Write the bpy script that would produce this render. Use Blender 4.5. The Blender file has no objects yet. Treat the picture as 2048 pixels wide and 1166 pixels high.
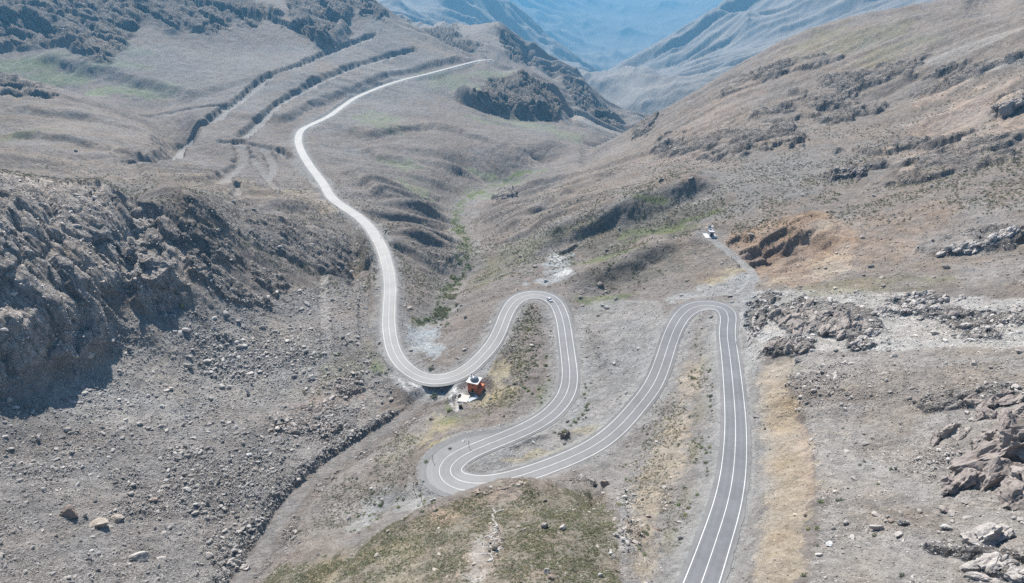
import bpy, math, random
import numpy as np
from mathutils import Vector, Matrix

# ---------------------------------------------------------------- camera, sky, sun
SC = bpy.context.scene
COL = SC.collection
PITCH = math.radians(28.0)
FPX = 1384.0                      # focal length in pixels of the 2048 px wide photograph
CAMZ = 300.0
cd = bpy.data.cameras.new("camera")
cam = bpy.data.objects.new("camera", cd)
COL.objects.link(cam)
cam.location = (0, 0, CAMZ)
cam.rotation_euler = (math.pi / 2 - PITCH, 0, 0)
cd.sensor_width = 36.0
cd.lens = 36.0 * FPX / 2048.0
cd.clip_start = 1.0
cd.clip_end = 60000.0
SC.camera = cam

SUN_EL = math.radians(46.0)
SUN_AZ = math.radians(-21.0)      # from +Y (view direction) towards +X
sun_dir = Vector((math.sin(SUN_AZ) * math.cos(SUN_EL), math.cos(SUN_AZ) * math.cos(SUN_EL), math.sin(SUN_EL)))
W = bpy.data.worlds.new("World")
SC.world = W
W.use_nodes = True
nt = W.node_tree
bg = nt.nodes["Background"]
sky = nt.nodes.new("ShaderNodeTexSky")
sky.sky_type = 'NISHITA'
sky.sun_disc = False
sky.sun_elevation = SUN_EL
sky.sun_rotation = SUN_AZ
sky.altitude = 2500
sky.air_density = 0.8
sky.dust_density = 2.5
nt.links.new(sky.outputs[0], bg.inputs[0])
bg.inputs[1].default_value = 0.07
ld = bpy.data.lights.new("sun", 'SUN')
ld.energy = 5.0
ld.angle = math.radians(0.5)
ld.color = (1.0, 0.935, 0.85)
sun = bpy.data.objects.new("sun", ld)
COL.objects.link(sun)
sun.location = (0, 0, 800)
sun.rotation_euler = sun_dir.to_track_quat('Z', 'Y').to_euler()
SC.view_settings.view_transform = 'Standard'
SC.view_settings.look = 'None'
SC.view_settings.exposure = 1.08
SC.view_settings.gamma = 1.0
SC.render.engine = 'CYCLES'
SC.cycles.use_denoising = False
SC.cycles.max_bounces = 4
SC.cycles.diffuse_bounces = 2
SC.cycles.glossy_bounces = 2
SC.cycles.transmission_bounces = 2
SC.cycles.transparent_max_bounces = 6

# ---------------------------------------------------------------- ray and terrain maths
cp, sp = math.cos(PITCH), math.sin(PITCH)


def ray(px, py):
    a = (px - 1024.0) / FPX
    b = (583.0 - py) / FPX
    return a, cp + b * sp, -sp + b * cp


def spread(Y):
    """the far ranges stand further off"""
    return Y + 1.1 * max(Y - 1950.0, 0.0)


def at_depth(px, py, Y=None, D=None):
    """world point on the ray of a pixel at forward distance Y or drop D"""
    x, y, z = ray(px, py)
    s = (spread(Y) / y) if Y is not None else (D / -z)
    return x * s, y * s, z * s        # z negative: below the camera


# road centre line: pixel x, pixel y, drop below the camera
ROAD = [(1352, 1300, 118), (1403, 1166, 128), (1434, 1075, 134.5), (1456, 1003, 139.5), (1468, 931, 144.5), (1471, 852, 150), (1467, 785, 155),
        (1461, 723, 160), (1454, 666, 164.5), (1457, 638, 166.5), (1453, 621, 167.6), (1444, 613, 168.2), (1428, 609.5, 169), (1409, 608.5, 169.6),
        (1390, 611, 170.1), (1377, 618, 170.6), (1364, 632, 171.2), (1351, 652, 172), (1338.6, 683, 173), (1327, 720, 174), (1309, 766, 175),
        (1282, 804, 176), (1233, 859, 177.2), (1182, 896, 178), (1113, 927, 179), (1045, 951, 180), (986, 966, 181), (952, 970, 181.6),
        (919, 967, 182), (899, 958, 182.4), (892, 941, 182.7), (905, 924, 183), (933, 907, 183.4), (976, 889, 184), (1027, 869, 184.7),
        (1079, 844, 185.5), (1113, 817, 186.2), (1134, 786, 187), (1140, 751, 188), (1134, 696, 189.6), (1125, 637, 191.2), (1110, 604, 192.3),
        (1093, 592, 192.8), (1069, 587.6, 193.4), (1045, 592, 194), (1028, 603, 194.5), (1013, 627, 195.3), (1000, 661, 196.4), (985, 689, 197.3),
        (957, 720, 198.6), (928, 745, 200), (900, 757, 201), (870, 761, 202), (842, 755, 203), (811, 736, 204), (792, 712, 204.8), (782, 684, 205.6),
        (777.5, 650, 206.8), (778, 620, 208), (780, 572, 210.5), (775, 534, 212.3), (765, 500, 214), (753, 476, 215.4), (739, 455.5, 217),
        (718.6, 435, 219), (691, 416, 221), (663, 395, 223.5), (645, 365, 226), (618, 329, 230), (601, 299, 233), (596.5, 276, 235.5), (605, 259, 237.5),
        (632, 245, 239.5), (660, 231, 241), (688, 211, 243), (718.6, 192, 245), (787, 165, 248), (856, 147.5, 250.5), (924, 129.5, 252.5),
        (952, 122.5, 253.5), (968, 120, 254), (985, 120, 254.5)]

# terrain control points: pixel x, pixel y, forward distance (key Y) or drop (key D)
CD = """
1560 850 149;1620 900 138;1800 900 130;1550 1166 118;1620 1100 120;1620 1000 129;1700 1000 124;1850 950 121;2040 1000 110;2040 850 112;1900 800 124;1750 780 134
1620 780 141;1530 750 153;1540 690 152;1510 650 164;1520 600 163;1480 590 169;1560 560 163;1650 640 150;1800 650 140;1950 650 132;2048 650 126
1700 585 148;1900 590 136;1900 500 138;2000 450 130;1800 400 141;1700 500 151;1560 510 162;1620 480 158;1600 430 156;1480 480 170;1410 468 172
1350 500 181;1300 560 188;1250 540 193;1200 590 197;1165 531 204;1250 500 198;1350 459 186;1440 430 172;1150 480 206;1250 430 190;1350 400 179
1450 380 167;1050 490 220;1000 560 210;1060 568 201;960 585 213;900 592 231;880 640 224;845 690 214;900 690 205;930 650 207;915 560 239;935 510 252;920 450 267
915 410 280;960 385 288;1010 360 296;1060 335 303;1180 298 314;1000 420 245;1100 380 240;1200 330 234;1100 450 214;1200 400 203;1300 350 194;1400 300 184
1300 280 214;1290 247 228;1400 178 190;1560 82 135;1700 35 100;1850 5 80;1500 300 165;1500 200 158;1600 150 140;1700 200 143;1700 300 150
1850 100 105;1850 200 128;1850 300 140;2040 50 75;2040 150 98;2040 300 118;2040 400 124;1600 400 158;1700 400 150;1500 400 164
2048 -60 60;2200 0 60;2300 300 105;2300 700 108;2300 1000 96;2200 1200 96
1250 905 172;1300 960 160;1350 1000 151;1380 900 158;1330 880 166;1400 800 161;1400 700 168;1350 1100 135;1280 1060 136;1200 1050 133
1100 1050 135;1000 1050 139;900 1050 150;1100 1166 118;900 1166 125;750 1105 153;700 1166 146;600 1166 162
500 1300 160;1000 1300 100;1500 1300 106;2000 1300 92;0 1300 148;-300 1166 145;-300 800 150
800 990 190;750 1020 193;700 1050 191;650 1000 197;600 1080 192;750 930 195;850 870 195;900 840 199;950 785 202.5;1050 740 192;1050 670 194
1000 820 191;1080 790 188;1200 750 184;1230 700 183;1260 650 182;1200 650 188;1200 850 179;1180 620 193;1300 620 181
850 790 205.5;700 900 204;560 1030 199;480 1166 193;200 1045 180;0 1166 164;0 900 172;300 900 188;600 800 207;450 700 197;300 750 189
400 850 196;550 850 202;700 850 206;780 800 207;700 720 207;600 720 206;740 640 209;640 650 207;700 560 211;300 1166 181;400 1000 193;200 850 182
"""
CY = """
220 690 277;100 735 246;0 772 225;280 650 292;260 610 302;360 610 316;360 385 385;230 375 360;120 362 335;0 340 308;-200 330 262;-200 780 195;100 550 284;0 550 262
330 500 342;180 500 310;230 560 305;450 500 376;450 600 340;560 540 395;650 540 413;560 620 354;350 372 430;450 400 442;550 424 450;650 452 458;712 480 462
100 312 545;250 332 560;400 352 580;500 380 575;600 408 545;0 288 560;0 262 700;150 270 700;270 290 710;0 145 900;100 172 900;200 200 890;300 235 870;370 258 850
100 220 800;200 250 780;300 275 760
50 130 1080;200 180 1010;0 80 1150;100 60 1200;200 30 1300;0 0 1250;300 0 1450;450 0 1550;600 0 1650;700 -5 1700;200 120 1120;300 150 1100;400 100 1250;500 100 1300
600 60 1450;700 60 1550;300 215 980;430 215 960;550 130 1200;500 180 1060;600 150 1130;700 120 1300;750 90 1450;850 100 1500;800 140 1350;500 260 870
400 270 800;340 312 720;480 330 720;560 350 690;560 240 930;-200 0 1200;-200 150 850;-200 280 520
760 5 1720;820 48 1700;890 88 1640;940 108 1590;700 300 850;900 300 900;1050 300 935;900 200 1200;800 220 1080;1100 285 990;850 350 800;800 400 640;850 470 520;850 580 415
1000 128 1510;1080 148 1440;1110 168 1410;1135 205 1380;1120 235 1270;1050 238 1240;950 215 1200;1150 240 1290;1200 268 1180
820 56 2000;870 53 2000;960 48 2050;1000 42 2050;1040 75 2000;1070 113 1950;1120 130 1900;1170 160 1850;1210 205 1760;1250 250 1660;900 95 1850;1000 112 1850
1130 180 1700;1180 228 1520;1205 250 1400
1240 225 2050;1300 205 2200;1400 150 2450;1500 90 2600;1190 158 2900;1300 93 3300;1350 63 3400;1450 8 3500;1520 -25 3400;1560 60 2650;1700 8 2750;1850 -35 2600;2100 -70 2500
900 15 3400;800 15 3200;1000 30 3600;1020 0 3700;1050 80 3500;1055 27 3750;1096 69 3650;1130 93 3550;1165 120 3450;1188 146 3300
1250 110 5200;1350 40 6200;1250 0 7000;1100 0 6500;1150 60 5800;1250 -80 8500;1450 -40 7500;900 -60 6000;700 -70 5500;1700 -90 7000;300 -80 3500;0 -80 3000
"""
# hidden points: pixel x on the row 583 giving the azimuth, forward distance, ratio drop / forward distance
HID = """
1290 1100 .33;1400 1100 .27;1560 1150 .24;1700 1200 .21;1900 1200 .18;2200 1200 .16
1080 1600 .21;1000 1660 .187;1140 1500 .25;800 1850 .14;900 1760 .17
900 2500 .16;1000 2600 .175;1100 2500 .2;1200 2300 .245
0 400 .36;200 440 .37;350 490 .365;-200 340 .36
1190 3500 .21;1205 3900 .20;1215 3500 .215;1175 3800 .20
0 640 .30;0 980 .2;200 960 .235
1300 4300 .17;1450 4400 .13;1150 4300 .19;1050 4500 .15;1000 4600 .13;800 4500 .11;1700 4300 .08
"""


def tz(x, y, z):
    r = math.hypot(x, y)
    return math.atan2(x, y), math.log(r), -z / r


cpts = []
for px, py, d in ROAD[1::2]:
    cpts.append(tz(*at_depth(px, py, D=d)))
for block, key in ((CD, 'D'), (CY, 'Y')):
    for item in block.replace('\n', ';').split(';'):
        if item.strip():
            a, b, c = map(float, item.split())
            cpts.append(tz(*at_depth(a, b, **{key: c})))
for item in HID.replace('\n', ';').split(';'):
    if item.strip():
        a, b, c = map(float, item.split())
        x, y, z = ray(a, 583)
        b = spread(b)
        cpts.append(tz(x / y * b, b, -c * b))
CP = np.array(cpts)


def tps_fit(P, vals, lam):
    n = len(P)
    d2 = ((P[:, None, :] - P[None, :, :]) ** 2).sum(-1)
    K = -(d2 + 1e-5) ** 0.68
    K[np.arange(n), np.arange(n)] -= lam
    Q = np.c_[np.ones(n), P]
    A = np.block([[K, Q], [Q.T, np.zeros((3, 3))]])
    s = np.linalg.solve(A, np.r_[vals, np.zeros(3)])
    return s


def tps_eval(P, s, X):
    out = np.empty(len(X))
    n = len(P)
    for i in range(0, len(X), 20000):
        x = X[i:i + 20000]
        d2 = ((x[:, None, :] - P[None, :, :]) ** 2).sum(-1)
        out[i:i + 20000] = (-(d2 + 1e-5) ** 0.68) @ s[:n] + s[n] + x @ s[n + 1:]
    return out


# uniform grid in azimuth u and log range v
U0, U1 = math.radians(-52), math.radians(52)
V0, V1 = math.log(62.0), math.log(17000.0)
NU, NV = 1500, 2180
u1 = np.linspace(U0, U1, NU)
v1 = np.linspace(V0, V1, NV)
DU, DV = u1[1] - u1[0], v1[1] - v1[0]


def upsample(C, nu, nv):
    """bicubic (Catmull-Rom) upsample of a coarse grid"""
    def one(A, n):
        m = A.shape[0]
        t = np.linspace(0, m - 1, n)
        i = np.clip(t.astype(int), 0, m - 2)
        f = (t - i)[:, None]
        p0, p1, p2, p3 = A[np.clip(i - 1, 0, m - 1)], A[i], A[i + 1], A[np.clip(i + 2, 0, m - 1)]
        return p1 + 0.5 * f * (p2 - p0 + f * (2 * p0 - 5 * p1 + 4 * p2 - p3 + f * (3 * (p1 - p2) + p3 - p0)))
    return one(one(C, nu).T, nv).T


cu, cv = np.linspace(U0, U1, 150), np.linspace(V0, V1, 260)
S = tps_fit(CP[:, :2], CP[:, 2], 1e-5)
g = np.stack(np.meshgrid(cu, cv, indexing='ij'), -1).reshape(-1, 2)
T = upsample(tps_eval(CP[:, :2], S, g).reshape(150, 260), NU, NV)
R2 = np.exp(v1)[None, :] * np.ones((NU, 1))
X2 = np.sin(u1)[:, None] * R2
Y2 = np.cos(u1)[:, None] * R2
Z = -T * R2                                    # relative to the camera


# ---------------------------------------------------------------- noise
class Noise:
    def __init__(self, seed):
        r = np.random.RandomState(seed)
        self.p = r.permutation(4096).astype(np.int32)
        a = r.rand(4096) * 2 * np.pi
        self.gx, self.gy = np.cos(a).astype(np.float32), np.sin(a).astype(np.float32)
        self.val = r.rand(4096).astype(np.float32)
        self.val2 = r.rand(4096).astype(np.float32)
        self.val3 = r.rand(4096).astype(np.float32)

    def h(self, i, j, k=0):
        return self.p[(self.p[(self.p[i & 4095] + j) & 4095] + k) & 4095]

    def n2(self, x, y):
        i, j = np.floor(x).astype(np.int32), np.floor(y).astype(np.int32)
        fx, fy = (x - i).astype(np.float32), (y - j).astype(np.float32)
        sx, sy = fx * fx * fx * (fx * (fx * 6 - 15) + 10), fy * fy * fy * (fy * (fy * 6 - 15) + 10)

        def c(a, b):
            k = self.h(i + a, j + b)
            return self.gx[k] * (fx - a) + self.gy[k] * (fy - b)
        n0 = c(0, 0) * (1 - sx) + c(1, 0) * sx
        n1 = c(0, 1) * (1 - sx) + c(1, 1) * sx
        return (n0 * (1 - sy) + n1 * sy) * 1.5

    def n3(self, x, y, z):
        k = np.floor(z).astype(np.int32)
        f = (z - k).astype(np.float32)
        f = f * f * (3 - 2 * f)
        i, j = np.floor(x).astype(np.int32), np.floor(y).astype(np.int32)
        fx, fy = (x - i).astype(np.float32), (y - j).astype(np.float32)
        fx, fy = fx * fx * (3 - 2 * fx), fy * fy * (3 - 2 * fy)
        out = 0
        for c in (0, 1):
            v = lambda a, b: self.val[self.h(i + a, j + b, k + c)]
            pl = (v(0, 0) * (1 - fx) + v(1, 0) * fx) * (1 - fy) + (v(0, 1) * (1 - fx) + v(1, 1) * fx) * fy
            out = out + pl * (f if c else 1 - f)
        return out * 2 - 1

    def worley2(self, x, y, jit=0.9):
        i, j = np.floor(x).astype(np.int32), np.floor(y).astype(np.int32)
        f1 = np.full(x.shape, 9.0, np.float32)
        f2 = np.full(x.shape, 9.0, np.float32)
        cid = np.zeros(x.shape, np.float32)
        for a in (-1, 0, 1):
            for b in (-1, 0, 1):
                k = self.h(i + a, j + b)
                dx = i + a + 0.5 + (self.val[k] - .5) * jit - x
                dy = j + b + 0.5 + (self.val2[k] - .5) * jit - y
                d = np.sqrt(dx * dx + dy * dy).astype(np.float32)
                m = d < f1
                f2 = np.where(m, f1, np.minimum(f2, d))
                cid = np.where(m, self.val3[k], cid)
                f1 = np.where(m, d, f1)
        return f1, f2, cid

    def worley3(self, x, y, z, jit=0.95):
        i, j, l = (np.floor(q).astype(np.int32) for q in (x, y, z))
        f1 = np.full(x.shape, 9.0, np.float32)
        f2 = np.full(x.shape, 9.0, np.float32)
        cid = np.zeros(x.shape, np.float32)
        for a in (-1, 0, 1):
            for b in (-1, 0, 1):
                for c in (-1, 0, 1):
                    k = self.h(i + a, j + b, l + c)
                    dx = i + a + 0.5 + (self.val[k] - .5) * jit - x
                    dy = j + b + 0.5 + (self.val2[k] - .5) * jit - y
                    dz = l + c + 0.5 + (self.val3[k] - .5) * jit - z
                    d = np.sqrt(dx * dx + dy * dy + dz * dz).astype(np.float32)
                    m = d < f1
                    f2 = np.where(m, f1, np.minimum(f2, d))
                    cid = np.where(m, self.val2[(k + 77) & 4095], cid)
                    f1 = np.where(m, d, f1)
        return f1, f2, cid


NZ = [Noise(s) for s in range(11, 23)]


def fbm(x, y, s, octs, seed=0, gain=.5):
    out, a = 0, 1.0
    c, si = math.cos(.6), math.sin(.6)
    x, y = x / s, y / s
    for o in range(octs):
        out = out + a * NZ[(seed + o) % 12].n2(x, y)
        x, y = (x * c - y * si) * 2.03 + 7.3, (x * si + y * c) * 2.03 + 1.7
        a *= gain
    return out


def ridged(x, y, s, octs, seed=0, gain=.5):
    out, a, w = 0, 1.0, 1.0
    c, si = math.cos(.6), math.sin(.6)
    x, y = x / s, y / s
    for o in range(octs):
        n = 1 - np.abs(NZ[(seed + o) % 12].n2(x, y)) * 1.6
        n = n * n * w
        w = np.clip(n * 1.6, 0, 1)
        out = out + a * n
        x, y = (x * c - y * si) * 2.03 + 7.3, (x * si + y * c) * 2.03 + 1.7
        a *= gain
    return out


def ss(a, b, x):
    t = np.clip((x - a) / (b - a), 0, 1)
    return t * t * (3 - 2 * t)


def lookup(A, u, v):
    """bilinear lookup of a (u, v) grid"""
    fu = np.clip((u - U0) / DU, 0, NU - 1.001)
    fv = np.clip((v - V0) / DV, 0, NV - 1.001)
    i, j = fu.astype(np.int32), fv.astype(np.int32)
    a, b = fu - i, fv - j
    return (A[i, j] * (1 - a) + A[i + 1, j] * a) * (1 - b) + (A[i, j + 1] * (1 - a) + A[i + 1, j + 1] * a) * b


def lookup_xy(A, x, y):
    return lookup(A, np.arctan2(x, y), np.log(np.hypot(x, y)))


def hit(px, py, vmin=V0):
    """first terrain point seen through a pixel of the photograph (relative to the camera)"""
    x, y, z = ray(px, py)
    h = math.hypot(x, y)
    t = -z / h
    u = math.atan2(x, y)
    fu = min(max((u - U0) / DU, 0), NU - 1.001)
    i = int(fu)
    col = -(Z[i] * (1 - fu + i) + Z[i + 1] * (fu - i)) / R2[0]
    k = np.nonzero((col <= t) & (v1 > vmin))[0]
    j = int(k[0]) if len(k) else NV - 1
    if 0 < j and col[j - 1] > t:
        f = (col[j - 1] - t) / (col[j - 1] - col[j] + 1e-9)
        v = v1[j - 1] + f * DV
    else:
        v = v1[j]
    r = math.exp(v)
    return math.sin(u) * r, math.cos(u) * r, -t * r


# ---------------------------------------------------------------- relief running down the slopes
def blur(A, n, it=2, axis=(0, 1)):
    for _ in range(it):
        for ax in axis:
            k = np.cumsum(np.concatenate([np.repeat(np.take(A, [0], ax), n + 1, ax), A, np.repeat(np.take(A, [-1], ax), n, ax)], ax), axis=ax)
            m = A.shape[ax]
            A = (np.take(k, np.arange(2 * n + 1, 2 * n + 1 + m), ax) - np.take(k, np.arange(0, m), ax)) / (2 * n + 1)
    return A


def downslope(Zs):
    gu = np.gradient(Zs, axis=0)
    gv = np.gradient(Zs, axis=1) * (DU / DV)
    n = np.sqrt(gu * gu + gv * gv) + 1e-9
    return gu / n, gv / n


def lic(N, Zs, steps, h):
    """smear a noise grid along the fall line of the smooth terrain; h in radians"""
    a, b = downslope(Zs)
    a, b = a.astype(np.float32), b.astype(np.float32)
    I, J = np.meshgrid(np.arange(NU, dtype=np.float32), np.arange(NV, dtype=np.float32), indexing='ij')
    acc = N.copy()
    wsum = 1.0
    for sgn in (1, -1):
        i, j = I.copy(), J.copy()
        for k in range(steps):
            ii, jj = np.clip(i, 0, NU - 1).astype(np.int32), np.clip(j, 0, NV - 1).astype(np.int32)
            i += sgn * a[ii, jj] * (h / DU)
            j += sgn * b[ii, jj] * (h / DV)
            w = 1 - (k + 1) / (steps + 1)
            acc += w * N[np.clip(i, 0, NU - 1).astype(np.int32), np.clip(j, 0, NV - 1).astype(np.int32)]
            wsum += w
    return acc / math.sqrt(wsum)


UU, VV = np.meshgrid(u1, v1, indexing='ij')
far = ss(900, 2600, R2)
Zsm = blur(Z, 12)
st1 = lic(fbm(UU, VV, 0.030, 2, 1).astype(np.float32), Zsm, 14, 0.006)        # broad ribs
st2 = lic(fbm(UU, VV, 0.0085, 3, 4).astype(np.float32), Zsm, 14, 0.0022)      # fine ribs
ribs = np.clip(st1, -1.5, 1.5)
st0 = np.clip(lic(fbm(UU, VV, 0.07, 2, 6).astype(np.float32), Zsm, 12, 0.012), -1.6, 1.6)   # spurs and side valleys
slope = np.sqrt(np.gradient(Zsm, axis=0) ** 2 + (np.gradient(Zsm, axis=1) * DU / DV) ** 2) / (DU * R2)
sl = ss(.12, .5, slope)
relief = R2 * (0.0038 * ribs * sl * (.45 + .55 * ss(250, 600, R2) + 1.6 * far) + 0.0009 * st2 * sl * (.25 + .75 * ss(300, 800, R2) + 2 * far))
relief += R2 * .0095 * st0 * sl * ss(380, 620, R2) * ss(1500, 900, R2)
relief += R2 * .003 * ribs * sl * ss(380, 600, R2) * ss(2000, 1400, R2)
relief += fbm(X2, Y2, 90, 5, 2) * 1.7 * ss(100, 260, R2) + fbm(X2, Y2, 12, 3, 6) * .28
relief += far * ((ridged(X2 + .3 * Y2, Y2, 1500, 6, 3) - .9) * 85 + ridged(X2, Y2 * .6, 330, 4, 5) * 11)
calm = ss(.12, .22, UU + .25 * (VV - 6.2)) * ss(1150, 950, R2) * ss(240, 330, R2)
calm = np.maximum(calm, ss(-.05, -.15, UU) * ss(650, 800, R2) * ss(2200, 1700, R2))
relief *= 1 - .6 * calm
Z = Z + relief

# ---------------------------------------------------------------- lines on the ground
def spline(pts, step):
    P = np.array(pts, float)
    Q = []
    for i in range(len(P) - 1):
        p0, p1, p2, p3 = P[max(i - 1, 0)], P[i], P[i + 1], P[min(i + 2, len(P) - 1)]
        n = max(2, int(np.hypot(*(p2 - p1)[:2]) / step))
        for t in np.linspace(0, 1, n, endpoint=False):
            Q.append(p1 + .5 * t * (p2 - p0 + t * (2 * p0 - 5 * p1 + 4 * p2 - p3 + t * (3 * (p1 - p2) + p3 - p0))))
    Q.append(P[-1])
    return np.array(Q)


def smooth_line(Q, n, it=2):
    for _ in range(it):
        A = np.pad(Q, ((n, n), (0, 0)), mode='reflect', reflect_type='odd')
        k = np.ones(2 * n + 1) / (2 * n + 1)
        Q = np.stack([np.convolve(A[:, c], k, 'valid') for c in range(Q.shape[1])], 1)
    return Q


def distance_field(Q, reach):
    """per grid vertex: distance to the line, its height, arc length and signed side"""
    d = np.full((NU, NV), 1e9, np.float32)
    z = np.zeros((NU, NV), np.float32)
    s = np.zeros((NU, NV), np.float32)
    side = np.zeros((NU, NV), np.float32)
    arc = np.r_[0, np.cumsum(np.hypot(*np.diff(Q[:, :2], axis=0).T))]
    for k in range(len(Q) - 1):
        a, b = Q[k], Q[k + 1]
        r = math.hypot(a[0], a[1])
        u, v = math.atan2(a[0], a[1]), math.log(r)
        w = (reach + math.hypot(*(b - a)[:2])) / r
        i0, i1 = max(int((u - w - U0) / DU), 0), min(int((u + w - U0) / DU) + 2, NU)
        j0, j1 = max(int((v - w * 1.15 - V0) / DV), 0), min(int((v + w * 1.15 - V0) / DV) + 2, NV)
        if i1 <= i0 or j1 <= j0:
            continue
        x, y = X2[i0:i1, j0:j1], Y2[i0:i1, j0:j1]
        ex, ey = b[0] - a[0], b[1] - a[1]
        L = ex * ex + ey * ey + 1e-9
        t = np.clip(((x - a[0]) * ex + (y - a[1]) * ey) / L, 0, 1)
        dx, dy = x - a[0] - t * ex, y - a[1] - t * ey
        dd = np.sqrt(dx * dx + dy * dy)
        D = d[i0:i1, j0:j1]
        m = dd < D
        D[m] = dd[m]
        z[i0:i1, j0:j1][m] = (a[2] + t * (b[2] - a[2]))[m]
        s[i0:i1, j0:j1][m] = (arc[k] + t * (arc[k + 1] - arc[k]))[m]
        side[i0:i1, j0:j1][m] = np.sign(dx * ey - dy * ex)[m]
    return d, z, s, side


def bank(pts, h, width, decay, taper=25):
    """a steep step in the slope: the ground left of the line stands h higher and eases off behind"""
    global Z
    Q = smooth_line(spline([hit(a, b) for a, b in pts], 5), 2)
    reach = decay * 2.6
    d, z, s, side = distance_field(Q, reach)
    tot = float(np.hypot(*np.diff(Q[:, :2], axis=0).T).sum())
    sd = np.where(side < 0, d, -d) + width * .35 * fbm(X2, Y2, width * 2.2, 3, 4)
    f = ss(-width / 2, width / 2, sd) * np.exp(-np.maximum(sd, 0) / decay) * ss(reach, reach * .7, d)
    f = np.where(d < reach, f * ss(0, taper, s) * ss(0, taper, tot - s), 0)
    Z = Z + h * f


bank([(-120, 790), (0, 768), (90, 733), (190, 700), (222, 680), (236, 630)], 26, 12, 45, 6)
bank([(255, 600), (300, 628), (362, 622), (376, 560)], 16, 8, 30, 6)
bank([(660, 335), (700, 350), (760, 392), (860, 425), (900, 440)], 10, 24, 50)
bank([(700, 300), (800, 330), (905, 348), (980, 340)], 9, 26, 60)
bank([(760, 440), (800, 520), (850, 560), (890, 575)], 5, 20, 30)
bank([(780, 468), (840, 490), (890, 530), (900, 560)], 7, 24, 40)
bank([(1050, 520), (1150, 482), (1250, 428), (1350, 395), (1450, 372)], 15, 26, 60)
bank([(1150, 590), (1240, 545), (1320, 505), (1395, 480)], 11, 22, 40)
bank([(990, 470), (1080, 420), (1180, 372), (1260, 330)], 7, 20, 60)
bank([(560, 250), (600, 225), (650, 205), (700, 186), (790, 152), (900, 122), (960, 112)], 9, 13, 60)
bank([(748, 712), (728, 660), (724, 600), (728, 545)], 4, 4, 18, 12)
bank([(1583, 780), (1616, 860), (1632, 920), (1625, 1000), (1602, 1070)], 2.6, 4, 14, 10)
bank([(1165, 650), (1190, 690), (1208, 745)], 3, 4, 12, 8)
bank([(950, 912), (1040, 890), (1110, 868)], 1.6, 2.5, 8, 6)
bank([(0, 272), (150, 285), (270, 312), (340, 328)], 7, 12, 50)
bank([(0, 222), (150, 235), (300, 262)], 6, 16, 50)
bank([(380, 205), (300, 175), (200, 150), (60, 118)][::-1], 12, 30, 80)
bank([(620, 92), (660, 92), (700, 60)], 30, 30, 90)
bank([(900, 182), (950, 215), (1050, 236), (1118, 240)], 26, 30, 70)
bank([(1020, 300), (900, 262), (800, 262), (720, 280)][::-1], 8, 20, 60)

# silhouettes: bring each crest line to where the photograph has it
SIL = [([(-260, 345, 255), (0, 340, 308), (60, 350, 322), (120, 360, 335), (200, 356, 355), (260, 385, 368), (330, 370, 400), (360, 372, 430), (450, 398, 442), (550, 422, 450), (650, 450, 458), (705, 472, 460)], .10),
       ([(-200, 250, 560), (0, 284, 560), (150, 305, 565), (270, 325, 570)], .07),
       ([(-200, 100, 900), (0, 142, 900), (100, 170, 900), (200, 198, 890), (300, 233, 870), (368, 255, 850)], .06),
       ([(620, 1166, 130), (700, 1108, 137), (760, 1062, 146), (870, 1000, 160), (950, 974, 164), (1000, 957, 165), (1060, 954, 165), (1120, 964, 166), (1190, 985, 165)], .05),
       ([(1180, 300, 905), (1290, 244, 895), (1340, 212, 905), (1400, 176, 925), (1470, 132, 940), (1560, 82, 950), (1620, 56, 920), (1700, 33, 890), (1850, 5, 860), (2000, -25, 850)], .09),
       ([(745, -5, 1720), (790, 28, 1710), (820, 46, 1690), (890, 86, 1640), (940, 106, 1590)], .06),
       ([(1000, 127, 1500), (1050, 136, 1450), (1110, 166, 1410), (1130, 195, 1390), (1140, 215, 1370)], .05),
       ([(820, 56, 2000), (870, 54, 2000), (960, 48, 2050), (1000, 42, 2050), (1040, 75, 2000), (1070, 113, 1950), (1120, 130, 1900), (1170, 160, 1850), (1210, 205, 1760), (1250, 250, 1660)], .05),
       ([(1188, 156, 2950), (1240, 125, 3150), (1300, 92, 3300), (1350, 63, 3400), (1450, 8, 3500), (1520, -25, 3400)], .10),
       ([(1020, 0, 3700), (1055, 27, 3750), (1096, 69, 3650), (1130, 93, 3550), (1165, 120, 3450), (1188, 148, 3300)], .06)]
for line, sg in SIL:
    q = []
    for px, py, Yd in line:
        q.append(tz(*at_depth(px, py, Y=Yd)))
    q = np.array(q)
    sel = np.nonzero((u1 >= q[0, 0] - .02) & (u1 <= q[-1, 0] + .02))[0]
    for it in range(3):
        T = -Z / R2
        ts, vs = np.interp(u1[sel], q[:, 0], q[:, 2]), np.interp(u1[sel], q[:, 0], q[:, 1])
        w = np.abs(v1[None, :] - vs[:, None]) < sg * 1.3
        tm = np.where(w, T[sel], 9).min(1)
        ends = ss(-.02, .004, u1[sel] - q[0, 0]) * ss(-.02, .004, q[-1, 0] - u1[sel])
        d = (ts - tm) * ends
        d = np.convolve(np.pad(d, 4, mode='edge'), np.ones(9) / 9, 'valid')
        T[sel] += d[:, None] * np.exp(-.5 * ((v1[None, :] - vs[:, None]) / sg) ** 2)
        Z = -T * R2


# ---------------------------------------------------------------- carving
def carve(Q, half, cut, fill, reach, wob=0.0, apron=None):
    global Z
    d, z, s, side = distance_field(Q, reach)
    m = d < reach
    if apron:
        half = half + apron(s, side)
    e = np.maximum(d - half, 0)
    if wob:
        e = np.maximum(d - half * (1 + wob * fbm(X2, Y2, 14, 3, 5)), 0)
    Zn = np.clip(Z, z - fill * e - .25 * ss(half - .6, half, d), z + cut * e)
    f = ss(reach, reach * .6, d)
    Z = np.where(m, Z * (1 - f) + Zn * f, Z)
    return d, z, s, side


def unproject(pts, off=0.0):
    return [np.array(hit(a, b)) + (0, 0, off) for a, b in pts]


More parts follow.
